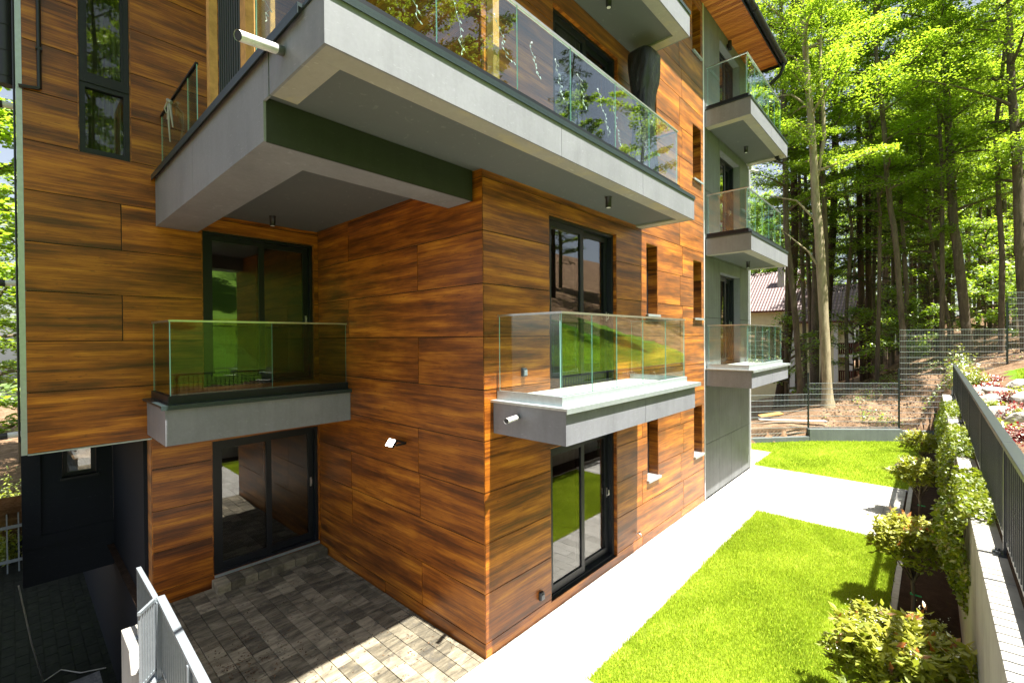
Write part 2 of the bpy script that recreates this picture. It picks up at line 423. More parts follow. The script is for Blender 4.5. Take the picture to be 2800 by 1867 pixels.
# ================================================================== CAMERA
H = 3.85
cam = bpy.data.objects.new('camera', bpy.data.cameras.new('camera')); COL.objects.link(cam)
Rm = Matrix(((0.737, 0.0, -0.676), (0.676, -0.011, 0.737), (-0.008, -1.0, -0.008)))
import numpy.linalg as la
_VX = np.array([28.6-1400, 934-933.5]); _VY = np.array([2553-1400, 915-933.5]); _f = math.sqrt(-float(_VX@_VY))
_dY = np.array([_VY[0], _VY[1], _f]); _dY /= la.norm(_dY)
_dX = -np.array([_VX[0], _VX[1], _f]); _dX -= (_dX@_dY)*_dY; _dX /= la.norm(_dX)
_dZ = np.cross(_dX, _dY); _R = np.stack([_dX, _dY, _dZ])
mw = Matrix.Identity(4)
for i in range(3):
    mw[i][0] = _R[i][0]; mw[i][1] = -_R[i][1]; mw[i][2] = -_R[i][2]
mw[0][3], mw[1][3], mw[2][3] = 0, 0, H
cam.matrix_world = mw
cam.data.sensor_fit = 'HORIZONTAL'; cam.data.sensor_width = 36; cam.data.lens = _f/2800*36
cam.data.clip_start = .05; cam.data.clip_end = 2000
S.camera = cam

# ================================================================== BUILDING
XF, Y0, XL = -3.966, 3.815, -8.3
TOP = 11.6
bld = thing('apartment_building', 'four-storey apartment building clad in brown wood-look panels and grey cement board', 'building', (XF, Y0, 0))
ZS = [.171, .768, 1.37, 1.985, 2.608, 3.227, 3.868, 4.505, 5.142, 5.78, 6.41, 7.04, 7.67, 8.30, 8.93, 9.56, 10.19, 10.82, 11.45, TOP]
ZF = [-.03] + ZS
# ---- facade towards the lawn
doorsF = [(5.10, 6.95, .13, 2.30), (5.10, 6.97, 3.12, 5.60), (5.22, 7.05, 6.26, 8.60)]
winsF = [(8.06, 8.54, z0, z1) for z0, z1 in ((1.13, 2.28), (4.25, 5.62), (7.36, 8.66), (10.2, 11.35))] + \
        [(10.34, 10.85, z0, z1) for z0, z1 in ((1.13, 2.28), (4.24, 5.58), (7.36, 8.62), (10.2, 11.35))]
holes = doorsF + winsF
mb = MB()
panels(mb, 'x', XF, 1, Y0+.004, 10.97, ZF, holes, lambda i: [9.75] if i % 2 else [7.86, 9.62])
for h in doorsF: lining_x(mb, XF, *h, .22, ZF)
for h in winsF: lining_x(mb, XF, *h, .20, ZF)
mb.build('cladding', M['wood'], bld)
mb = MB(); backing(mb, 'x', XF, 1, Y0+.02, 10.97, 0, TOP, holes); mb.build('wall', M['gap'], bld)
# ---- return wall beside the little courtyard
JR = [-5.24, -6.15, -7.15]
def jr(i):
    return {0: [-6.15], 1: [-5.22], 2: [-7.13], 3: [-5.25, -7.15], 4: [-5.28], 5: [], 6: [-5.26], 7: [-7.18], 8: [-5.26], 9: [-7.18]}.get(i, [-5.3] if i % 2 else [-7.1])
mb = MB(); panels(mb, 'y', Y0, -1, XL+.005, XF, ZF, [], jr); mb.build('cladding', M['wood'], bld)
mb = MB(); backing(mb, 'y', Y0, -1, XL-.2, XF-.016, 0, TOP, []); mb.build('wall', M['gap'], bld)
# ---- set-back wall
ZL = [2.45, 3.21, 3.85, 4.48, 5.10, 5.74, 6.36, 6.98, 7.60, 8.22, 8.84, 9.46, 10.08, 10.7, TOP]
ZLL = [-.03, .19, .775, 1.375, 1.985, 2.45]
doorsL = [(2.10, 3.80, .17, 2.28), (2.00, 3.74, 3.12, 5.56)]
tall = (.63, 1.18, 6.35, 9.4); ter = (2.4, 3.6, 6.26, 8.4)
hl = doorsL + [tall, ter]
mb = MB()
panels(mb, 'x', XL, 1, .13, Y0-.001, ZL, hl, lambda i: [1.055] if i in (2, 4) else ([2.2] if i % 3 == 0 and i > 4 else []))
panels(mb, 'x', XL, 1, 1.36, Y0-.001, ZLL, hl, lambda i: [])
for h in doorsL + [ter]: lining_x(mb, XL, *h, .2, ZL)
lining_x(mb, XL, *tall, .07, ZL)
mb.off = (3.3, 9.1)
mb.box(XL-.26, XL-.002, 1.347, 1.359, .03, 2.44)          # short return at the passage
mb.build('cladding', M['wood'], bld)
mb = MB(); backing(mb, 'x', XL, 1, .145, Y0+.2, 2.455, TOP, hl); backing(mb, 'x', XL, 1, 1.361, Y0+.2, 0, 2.455, hl)
mb.build('wall', M['gap'], bld)
# pale corner profile on the far left edge
mb = MB(); mb.box(XL-.05, XL+.004, .075, .128, 2.44, TOP); mb.box(XL-.02, XL+.005, .13, 1.36, 2.43, 2.447, 0)
mb.build('corner_trim', M['silver'], bld)
# ---- grey rear bay
gd = [(12.1, 13.7, z, z+2.35) for z in (3.12, 6.2, 8.95)]
mb = MB(); panels(mb, 'x', XF+.006, 1, 11.02, 14.63, [.03, 1.3, 2.66, 4.3, 5.75, 7.3, 8.78, 10.2, TOP], gd, lambda i: [12.0, 13.75] if i % 2 else [12.0, 12.9, 13.75])
mb.build('cladding', M['wallgrey'], bld)
mb = MB(); backing(mb, 'x', XF+.006, 1, 10.97, 14.62, 0, TOP, gd)
for h in gd:                                                # pale lined recesses
    lining_x(mb, XF, *h, .30, [], False, 1)
mb.build('wall', [M['gap'], M['grey']], bld)
mb = MB(); mb.box(XF-.05, XF+.012, 10.972, 11.018, .03, TOP); mb.box(XF-.05, XF+.012, 14.632, 14.67, .03, TOP); mb.build('corner_trim', M['trim'], bld)
# ---- the sides and back nobody sees from the garden, floors
mb = MB()
mb.box(-13.8, XF-.02, 14.40, 14.628, 0, TOP); mb.box(-14, -13.8, 1.72, 14.62, -2.6, TOP); mb.box(-14, -13.8, .13, 1.71, 2.46, TOP)
mb.box(-13.8, XL-.02, .132, .30, 2.455, TOP); mb.box(-13.8, XL-.3, 1.5, 1.7, -2.6, 2.44)
mb.box(-13.8, -4.3, .4, 14.3, TOP-.1, TOP-.02)
mb.build('wall', M['wallgrey'], bld)
mb = MB()
for z in (2.46, 5.86, 9.0): mb.box(-13.7, XL-.28, .32, 14.3, z, z+.2); mb.box(XL-.28, XF-.28, Y0+.3, 14.3, z, z+.2)
mb.box(-13.7, XL-.28, 1.72, 14.3, -.1, .1); mb.box(XL-.28, XF-.28, Y0+.3, 14.3, -.1, .12)
mb.box(-9.2, -9.15, 1.75, 14.2, .1, TOP-.2); mb.box(-9.14, -4.4, 7.35, 7.4, .13, TOP-.2)
mb.build('floor', M['interior'], bld)
# ---- passage under the overhang
UX = -11.6
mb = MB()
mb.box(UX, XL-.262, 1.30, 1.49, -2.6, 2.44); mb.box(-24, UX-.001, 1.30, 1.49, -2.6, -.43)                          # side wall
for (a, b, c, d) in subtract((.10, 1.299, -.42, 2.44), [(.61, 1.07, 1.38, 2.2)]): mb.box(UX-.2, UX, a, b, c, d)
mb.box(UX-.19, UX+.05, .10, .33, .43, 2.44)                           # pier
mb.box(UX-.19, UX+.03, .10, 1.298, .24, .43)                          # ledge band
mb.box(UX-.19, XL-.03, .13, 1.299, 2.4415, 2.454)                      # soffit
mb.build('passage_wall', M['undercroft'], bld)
w = MB(); fw = .05
for (a, b, c, d) in subtract((.62, 1.06, 1.39, 2.19), [(.68, 1.0, 1.45, 2.13)]): w.box(UX-.16, UX-.09, a, b, c, d)
w.box(UX-.06, UX+.04, .58, 1.10, 1.34, 1.38)
w = w.build('window', M['anth'], bld); p = MB(); p.box(UX-.13, UX-.12, .68, 1.0, 1.45, 2.13); p.build('pane', M['pane'], w)

def sliding_door(y0, y1, z0, z1, plane, depth=.15, handle=True, knob=True):
    """two-leaf sliding door in a wall that faces +x, right-hand leaf set further back"""
    f = MB(); t = .05; o = .014
    a, b, zt = y0+o+.002, y1-o-.002, z1-o-.002
    x1 = plane-depth+.09; x0 = plane-depth-.06
    f.box(x0, x1, a, a+t, z0, zt); f.box(x0, x1, b-t, b, z0, zt); f.box(x0, x1, a+t, b-t, zt-t, zt); f.box(x0, x1, a+t, b-t, z0, z0+.035)
    d = f.build('sliding_door', M['anth'], bld)
    mid = (a+b)/2; s = .085
    for i, (l, r) in enumerate(((a+t+.002, mid+.045), (mid-.045, b-t-.002))):
        xs = plane-depth+(.045 if i == 0 else -.02); e = MB()
        e.box(xs-.025, xs+.025, l, l+s, z0+.037, zt-t-.002); e.box(xs-.025, xs+.025, r-s, r, z0+.037, zt-t-.002)
        e.box(xs-.025, xs+.025, l+s, r-s, z0+.037, z0+.15); e.box(xs-.025, xs+.025, l+s, r-s, zt-t-.085, zt-t-.002)
        e.build('leaf_frame', M['anth'], d)
        p = MB(); p.box(xs-.008, xs+.004, l+s, r-s, z0+.15, zt-t-.085); p.build('pane', M['pane'], d)
        if i == 1 and handle:
            h = MB(); h.box(xs+.026, xs+.034, r-s*.66, r-s*.32, z0+1.0, z0+1.16); h.tube([(xs+.034, r-s*.5, z0+1.03), (xs+.07, r-s*.5, z0+1.05), (xs+.07, r-s*.5, z0+1.13)], .008, 6)
            h.build('handle', M['steel'], d)
    return d
for k, h in enumerate(doorsF): sliding_door(*h, XF)
for k, h in enumerate(doorsL): sliding_door(*h, XL, .12)
sliding_door(*ter, XL, .12, False)
for h in gd: sliding_door(h[0]+.25, h[1]-.02, h[2], h[3], XF, .24, True)
mb = MB(); mb.box(XL-.12, XL+.02, 2.12, 3.79, .13, .168); mb.build('door_sill', M['silver'], bld)
mb = MB(); mb.box(XF-.12, XF-.02, 5.12, 6.93, .10, .128); mb.build('door_sill', M['silver'], bld)
# ---- slot windows
for (y0, y1, z0, z1) in winsF:
    f = MB(); x0 = XF-.215; a, b, c, d = y0+.016, y1-.016, z0+.035, z1-.016
    for (p, q, r, s) in subtract((a, b, c, d), [(a+.055, b-.055, c+.055, d-.055)]): f.box(x0-.05, x0+.02, p, q, r, s)
    f = f.build('window', M['anth'], bld)
    p = MB(); p.box(x0-.02, x0-.01, a+.055, b-.055, c+.055, d-.055); p.build('pane', M['pane'], f)
    s = MB(); s.box(XF-.20, XF+.055, y0-.03, y1+.02, z0+.012, z0+.028); s.box(XF+.04, XF+.056, y0-.03, y1+.02, z0-.018, z0+.011)
    s.build('sill', M['silver'], f)
# ---- tall corridor window with curtain
y0, y1, z0, z1 = tall; f = MB(); x0 = XL-.06; a, b = y0+.016, y1-.016
for (p, q, r, s) in subtract((a, b, z0+.01, z1-.02), [(a+.06, b-.06, z0+.08, 7.24), (a+.085, b-.085, 7.44, 8.62), (a+.06, b-.06, 8.8, 9.3)]): f.box(x0-.06, x0+.03, p, q, r, s)
f.box(x0-.05, x0+.045, a+.005, a+.06, 7.30, 8.7); f.box(x0-.05, x0+.045, b-.06, b-.005, 7.30, 8.7); f.box(x0-.05, x0+.047, a+.06, b-.06, 7.30, 7.43)
f = f.build('window', M['anth'], bld)
p = MB(); p.box(x0-.02, x0-.01, a+.06, b-.06, z0+.08, 7.24); p.box(x0-.02, x0-.01, a+.085, b-.085, 7.44, 8.62); p.box(x0-.02, x0-.01, a+.06, b-.06, 8.8, 9.3); p.build('pane', M['pane_soft'], f)
cm = MB(); n = 46
for k in range(n):
    ya, yb = a+(b-a)*k/n, a+(b-a)*(k+1)/n
    xa, xb = XL-.26+.035*math.sin(k*1.15)+.012*math.sin(k*2.9), XL-.26+.035*math.sin((k+1)*1.15)+.012*math.sin((k+1)*2.9)
    cm.face([(xa, ya, z0), (xb, yb, z0), (xb, yb, 9.3), (xa, ya, 9.3)], 0, True)
cm.build('curtain', M['curtain'], f)
# ---- roof: boarded eaves, gutter, downpipe
rf = MB(); nb = 46; ya, yb = 3.3, 14.92
rx0, rx1 = -14.6, -3.24
rz = lambda x: 11.62 + (XF-x)*.16 if x > XF else 11.62
y = 10.0
while y < yb-.02:
    rf.rnd = R.random(); rf.box(XF-.02, rx1, y, min(y+.088, yb), 11.60, 11.635, 0); y += .097
rf.rnd = .5
rf.box(rx0, rx1, 3.3, yb, 11.64, 11.78, 1); rf.box(rx0, -4.25, -.9, 3.28, 11.64, 11.78, 1)  # second box: unseen roof extended over the courtyard to shade the set-back wall
rf.box(rx1+.002, rx1+.03, 3.3, yb, 11.52, 11.80, 1); rf.box(rx0, rx1+.03, yb+.002, yb+.03, 11.52, 11.80, 1)
roof = rf.build('roof', [M['soffwood'], M['anth']], bld)
g = MB(); V = []; ns = 9
for y in (3.3, 6, 9, 12, 14.98):
    g.tube([(rx1+.10, y-.02, 11.62), (rx1+.10, y+.02, 11.62)], .09, 12)
g.tube([(rx1+.10, 3.3, 11.62), (rx1+.10, 14.98, 11.62)], .082, 14)
g.build('gutter', M['anth'], roof)
d = MB(); d.tube([(rx1+.10, 14.85, 11.60), (rx1+.10, 14.86, 11.42), (rx1+.02, 14.86, 11.25), (XF+.06, 14.80, 10.75), (XF-.35, 14.74, 10.5), (XF-.35, 14.74, .1)], .048, 10)
d.build('downpipe', M['anth'], roof)

# ---- balconies
def balcony(name, xw, xf, y0, y1, zb, zt, rail_z, yjs, xg, gy0, gy1, side0=True, side1=True, cap=.05, capmat='silver', seams=(), tile=True, y_cap1=None, lip=.2, pipe=None, glass='glass_rail', wall_y=None, sidemat=0):
    """concrete slab with cement-board apron, coping, base channel and frameless glass"""
    b = MB(); rec = .035
    sm = [y0] + list(seams) + [y1]
    for k in range(len(sm)-1):
        b.off = (R.uniform(0, 9), R.uniform(0, 9))
        b.box(xf-.02, xf, sm[k]+(.003 if k else 0), sm[k+1]-(.003 if k < len(sm)-2 else 0), zb, zt, 0)
    if y0 > 0: b.box(xw, xf-.0205, y0, y0+.02, zb, zt, 0)
    b.box(xw, xf-.0205, y1-.02, y1, zb, zt, 0)
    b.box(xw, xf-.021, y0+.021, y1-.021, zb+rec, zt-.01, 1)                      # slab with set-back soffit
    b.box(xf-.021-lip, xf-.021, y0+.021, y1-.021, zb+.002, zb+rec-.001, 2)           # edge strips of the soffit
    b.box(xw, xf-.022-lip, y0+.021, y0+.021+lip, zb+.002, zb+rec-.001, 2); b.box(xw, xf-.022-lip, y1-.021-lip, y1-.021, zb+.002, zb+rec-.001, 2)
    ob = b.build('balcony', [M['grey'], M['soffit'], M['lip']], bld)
    c = MB(); yc = y_cap1 or y1+cap
    c.box(xf-.30, xf+cap, y0-cap, yc, zt+.001, zt+.028); c.box(xf+cap-.006, xf+cap, y0-cap, yc, zt-.03, zt+.0005)
    if side0: c.box(xw, xf-.301, y0-cap, y0+.28, zt+.001, zt+.028)
    if side1: c.box(xw, xf-.301, y1-.28, yc, zt+.001, zt+.028)
    c.build('coping', M[capmat], ob)
    if tile:
        t = MB(); t.box(xw+.002, xg-.03, gy0+.03, gy1-.03, zt+.03, zt+.05); t.build('deck', M['tile'], ob)
    ch = MB(); ch.box(xg-.03, xg+.03, gy0-.03, gy1+.03, zt+.0285, zt+.13)
    if side0: ch.box(xw+.005, xg-.031, gy0-.03, gy0+.03, zt+.0285, zt+.13)
    if side1: ch.box(xw+.005, xg-.031, gy1-.03, gy1+.03, zt+.0285, zt+.13)
    ch.build('base_channel', M['anth'] if capmat == 'capmetal' else M['silver'], ob)
    js = [gy0] + list(yjs) + [gy1]
    edge = {'+y': 1, '-y': 1, '+z': 1, '-z': 1}
    for k in range(len(js)-1):
        p = MB(); p.box(xg-.005, xg+.005, js[k]+.003, js[k+1]-.003, zt+.09, rail_z-.008, 0, edge); p.build('glass_panel', [M[glass], M['glass_edge']], ob)
    edge = {'+x': 1, '-x': 1, '+z': 1, '-z': 1}
    for s, y in ((side0, gy0), (side1, gy1)):
        if not s: continue
        n = max(1, int((xg-xw)/1.3)); st = (xg-.012-xw-.02)/n
        for k in range(n):
            p = MB(); p.box(xw+.02+st*k+.004, xw+.02+st*(k+1)-.004, y-.005, y+.005, zt+.09, rail_z-.008, 0, edge); p.build('glass_panel', [M[glass], M['glass_edge']], ob)
    r = MB(); r.box(xg-.016, xg+.016, gy0-.016, gy1+.016, rail_z-.007, rail_z+.016)
    if side0: r.box(xw+.004, xg-.0165, gy0-.016, gy0+.016, rail_z-.007, rail_z+.016)
    if side1: r.box(xw+.004, xg-.0165, gy1-.016, gy1+.016, rail_z-.007, rail_z+.016)
    r.build('handrail', M['steel'], ob)
    if pipe:
        q = MB(); a, bb = Vector(pipe[0]), Vector(pipe[1]); d = (bb-a).normalized()
        q.tube([a, a.lerp(bb, .2)], pipe[2]*1.0, 14, 1); q.tube([a.lerp(bb, .2), bb], pipe[2], 14, 0, caps=False); q.tube([bb-d*.002, bb-d*.01], pipe[2]*.86, 14, 2)
        q.build('drain_pipe', [M['white'], M['wallgrey'], M['black']], ob)
    return ob
# small balcony over the lawn, first floor
balcony('b', XF+.002, -2.88, 3.98, 7.56, 2.69, 3.07, 4.12, (4.68, 5.26, 5.98, 6.72), -3.0, 4.07, 7.43, seams=(5.81,), y_cap1=7.70, pipe=((-3.56, 3.98, 2.93), (-3.45, 3.66, 2.94), .030))
# balcony in the courtyard
balcony('b', XL+.002, -7.15, 1.31, Y0-.006, 2.51, 3.0, 4.10, (2.63,), -7.26, 1.39, Y0-.02, True, False, capmat='capmetal', y_cap1=Y0-.003, lip=.12, glass='glass_tint')
# three balconies of the grey bay
for zb, zt in ((2.69, 3.07), (5.75, 6.13), (8.74, 9.12)):
    balcony('b', XF+.02, -2.96, 11.05, 14.47, zb, zt, zt+1.03, (11.75, 12.35, 12.95, 13.55), -3.06, 11.14, 14.16, seams=(12.8,), capmat='silver' if zb < 3 else 'capmetal', cap=.05 if zb < 3 else .015)
# top balcony on the facade
balcony('b', XF+.002, -3.0, 3.95, 7.72, 8.85, 9.24, 10.2, (4.9, 5.8, 6.7), -3.1, 4.05, 7.45, capmat='capmetal', lip=.18, cap=.015)
# big terrace balcony: front part over the lawn, deep part over the courtyard
big = balcony('b', XF+.002, -3.0, 1.44, 7.88, 5.83, 6.20, 7.20, (2.466, 3.49, 4.417, 5.435, 6.413), -3.1, 1.52, 7.42, False, True, capmat='capmetal', seams=(4.10, 6.01), cap=.015,
              pipe=((-3.68, 1.44, 6.06), (-3.53, 1.08, 5.945), .037))
b = MB()
for (x0, x1) in ((XL+.003, -6.303), (-6.297, -4.102), ):
    b.off = (R.uniform(0, 9), R.uniform(0, 9)); b.box(x0, x1, 1.44, 1.46, 5.5, 6.20, 0)
b.box(-4.099, -3.99, 1.44, 1.46, 5.832, 6.20, 0)
b.box(XL+.003, -4.12, 1.461, 1.95, 5.502, 5.83, 3)                     # drop beam under the outer edge
b.box(-4.118, -4.10, 1.4605, Y0-.03, 5.5, 5.865, 2)                     # dark green inner cheek
b.box(-4.55, -4.119, 1.951, Y0-.03, 5.502, 5.83, 3)                     # return beam
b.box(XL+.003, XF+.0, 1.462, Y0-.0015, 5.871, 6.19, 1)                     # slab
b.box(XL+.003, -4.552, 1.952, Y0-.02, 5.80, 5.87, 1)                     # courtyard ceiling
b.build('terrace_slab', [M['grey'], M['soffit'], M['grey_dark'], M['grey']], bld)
c = MB(); c.box(XL+.003, -3.302, 1.39, 1.72, 6.201, 6.228); c.box(XL+.003, -3.302, 1.39, 1.396, 6.15, 6.2005); c.box(XL+.003, -3.302, 1.49, 1.55, 6.2285, 6.31); tc = c.build('terrace_coping', M['capmetal'], bld)
xs = [(XL+.03, -6.82), (-6.82, -6.40), (-4.48, -3.12)]
for xa, xb in xs:
    p = MB(); p.box(xa+.003, xb-.003, 1.515, 1.525, 6.29, 7.10, 0, {'+x': 1, '-x': 1, '+z': 1}); p.build('glass_panel', [M['glass_tint'], M['glass_edge']], tc)
r = MB(); r.box(XL+.01, -6.40, 1.504, 1.536, 7.10, 7.125); r.build('handrail', M['anth'], tc)

# ---- services on the far left corner
s = MB(); s.tube([(XL+.03, .28, TOP), (XL+.03, .28, 7.02)], .022, 8); s.tube([(XL+.03, .28, 7.02), (XL+.03, .10, 6.99)], .022, 8); s.box(XL+.003, XL+.055, .25, .31, 7.5, 7.53)
s.tube([(XL-.08, .062, 2.6), (XL-.08, .064, TOP)], .011, 8)
s.build('conduit', M['black'], bld)
s = MB(); pts = [(-8.95, .0, TOP+.2), (-8.95, .0, 7.2)]
s.tube(pts, .085, 12)
for k in range(14): s.tube([(-8.95, 0, 7.3+k*.33), (-8.95, 0, 7.34+k*.33)], .094, 12)
s.build('downpipe', M['black'], bld)
for z in (6.97, 4.63, 2.62):
    s = MB(); s.tube([(-9.0, .13, z), (-9.0, -.06, z-.01)], .04, 10, 0); s.tube([(-9.0, -.04, z-.01), (-9.0, -.14, z-.015)], .046, 10, 1); s.build('drain_pipe', [M['white'], M['black']], bld)

# ================================================================== THINGS ON THE BUILDING
def downlight(loc, label, zlen=.15):
    t = thing('ceiling_lamp', label, 'lamp', loc, 'black cylinder lamps under the balconies')
    b = MB(); x, y, z = loc; b.tube([(x, y, z), (x, y, z-.012), (x, y, z-.012), (x, y, z-zlen)], [.05, .05, .043, .043], 18); b.build('housing', M['black'], t)
    l = MB(); l.tube([(x, y, z-zlen+.004), (x, y, z-zlen-.002)], .03, 14); l.build('lens', M['white'], t)
downlight((-3.45, 5.84, 5.862), 'black cylinder lamp under the soffit of the largest balcony')
downlight((-7.7, 2.82, 5.797), 'black cylinder lamp under the courtyard ceiling above the shaded sliding door')
downlight((-3.60, 13.0, 8.772), 'black cylinder lamp under the top balcony of the grey bay')
downlight((-3.56, 13.0, 5.782), 'black cylinder lamp under the middle balcony of the grey bay')
downlight((-3.55, 6.05, 8.882), 'black cylinder lamp under the topmost wood-wall balcony at the picture edge')
t = thing('wall_lamp', 'small black cylinder wall lamp beside the top grey balcony door', 'lamp', (XF+.02, 12.65, 11.35))
b = MB(); b.tube([(XF+.085, 12.65, 11.25), (XF+.085, 12.65, 11.47)], .045, 16); b.box(XF+.014, XF+.05, 12.62, 12.68, 11.32, 11.40); b.build('housing', M['black'], t)
# floodlight, lit
em = NT('lit_led_panel'); e = em.n('ShaderNodeEmission'); e.inputs[0].default_value = (1, .95, .85, 1); e.inputs[1].default_value = 6.0; em.l(e.outputs[0], em.out.inputs[0])
t = thing('floodlight', 'small lit white floodlight on a black bracket on the wood side wall', 'lamp', (-5.72, Y0, 2.36))
cx_, cy_, cz_ = -5.70, Y0-.16, 2.36
q = Matrix.Rotation(rad(-38), 3, 'X'); 
def fl(p): v = q @ Vector(p); return (cx_+v.x, cy_+v.y, cz_+v.z)
b = MB(); V = [fl((sx*.085, sy, sz*.06)) for sy in (-.018, .018) for sx, sz in ((-1,-1),(1,-1),(1,1),(-1,1))]
b.faces(V, [(0,1,2,3),(7,6,5,4),(0,4,5,1),(1,5,6,2),(2,6,7,3),(3,7,4,0)]); b.build('housing', M['black'], t)
b = MB(); b.faces([fl((sx*.080, -.020, sz*.055)) for sx, sz in ((-1,-1),(1,-1),(1,1),(-1,1))], [(0,1,2,3)]); b.build('led_panel', em.m, t)
b = MB(); b.bar((-5.83, Y0-.001, 2.36), (-5.83, Y0-.17, 2.35), .012, .03); b.bar((-5.57, Y0-.001, 2.36), (-5.57, Y0-.17, 2.35), .012, .03); b.bar((-5.83, Y0-.012, 2.36), (-5.57, Y0-.012, 2.36), .03, .02); b.build('bracket', M['black'], t)
# sockets
for (y, z, lab) in ((4.53, 3.40, 'grey outdoor socket on the wood wall behind the balcony glass'), (4.86, .33, 'grey outdoor socket low on the wood wall beside the ground-floor door')):
    t = thing('wall_socket', lab, 'socket', (XF, y, z))
    b = MB(); b.box(XF+.001, XF+.045, y-.04, y+.04, z-.055, z+.055); b.build('box', M['raildark'], t, bevel=.008)
    b = MB(); b.box(XF+.0455, XF+.058, y-.03, y+.03, z-.04, z+.03); b.build('flap', M['grey'], t, bevel=.004)
t = thing('garden_tap', 'small brass tap low on the sunlit wood wall', 'tap', (XF, 7.64, .30))
b = MB(); b.tube([(XF, 7.64, .30), (XF+.07, 7.64, .30), (XF+.085, 7.64, .26)], .012, 8); b.build('spout', M['steel'], t)
b = MB(); b.bar((XF+.05, 7.61, .335), (XF+.05, 7.67, .335), .012); b.tube([(XF+.05, 7.64, .30), (XF+.05, 7.64, .34)], .006, 6); b.build('handle', M['anth'], t)
t = thing('security_camera', 'white security camera under the far end of the top grey balcony', 'camera', (-3.85, 14.55, 8.70))
b = MB(); b.tube([(-3.9, 14.5, 8.739), (-3.9, 14.5, 8.66)], .05, 14); b.build('base', M['white'], t)
b = MB(); b.tube([(-3.9, 14.5, 8.63), (-3.72, 14.56, 8.57)], .042, 12); b.build('body', M['white'], t)
t = thing('spotlight', 'small black spotlight under the outer corner of the top grey balcony', 'lamp', (-3.15, 14.2, 8.74))
b = MB(); b.box(-3.2, -3.1, 14.15, 14.25, 8.69, 8.738); b.tube([(-3.15, 14.2, 8.69), (-3.07, 14.2, 8.60)], .04, 12); b.build('housing', M['black'], t)

# pergola on the terrace
t = thing('pergola', 'timber pergola with dark slatted screen behind the terrace glass', 'pergola', (-4.8, 2.4, 6.23))
def post(x, y, w, d=.09, top=8.75): 
    b = MB(); b.off = (R.uniform(0, 9), 0); b.box(x-w/2, x+w/2, y-d/2, y+d/2, 6.2, top); b.build('post', M['timber'], t, bevel=.006)
post(-6.33, 1.66, .11); post(-5.13, 1.66, .16); post(-4.70, 1.68, .34, .05); post(-3.32, 3.37, .09); post(-3.32, 1.66, .11)
b = MB(); b.box(-6.4, -3.25, 1.62, 1.70, 8.76, 8.92); b.box(-3.37, -3.27, 1.702, 3.9, 8.76, 8.92); b.build('beam', M['timber'], t)
b = MB()
for k in range(11): b.box(-6.03+k*.075, -6.03+k*.075+.047, 1.645, 1.68, 6.25, 8.7)
b.box(-6.05, -5.22, 1.685, 1.70, 6.25, 8.7, 1)
b.build('slat_screen', [M['slatdark'], M['black']], t)
t = thing('string_lights', 'string of small white bulbs draped inside the terrace glass', 'lights', (-3.2, 3.4, 6.3))
b = MB(); bl = MB(); rr = random.Random(3)
def strand(p0, p1, sag, n=9):
    pts = []
    for i in range(n+1):
        s = i/n; p = Vector(p0).lerp(Vector(p1), s); p.z -= sag*4*s*(1-s); p.y += rr.uniform(-.03, .03); p.x += rr.uniform(-.015, .015); pts.append(p)
    b.tube(pts, .002, 5, caps=False)
    for i, p in enumerate(pts):
        if i % 1 == 0: bl.tube([p+Vector((.01, 0, -.005)), p+Vector((.02, rr.uniform(-.02, .02), -.03))], .005, 6)
top = 7.12
for ya in (2.2, 2.75, 3.3, 3.85, 4.3, 4.75, 5.2, 5.6):
    strand((-3.22, ya, top+rr.uniform(-.1, .05)), (-3.2, ya+rr.uniform(.05, .25), 6.42+rr.uniform(0, .3)), .05, 10)
    pass
strand((-4.6, 1.62, 7.9), (-4.4, 1.6, 6.7), .1, 12); strand((-4.7, 1.62, 7.6), (-4.1, 1.6, 6.9), .25, 10)
b.build('wire', M['white'], t); bl.build('bulb', M['white'], t)
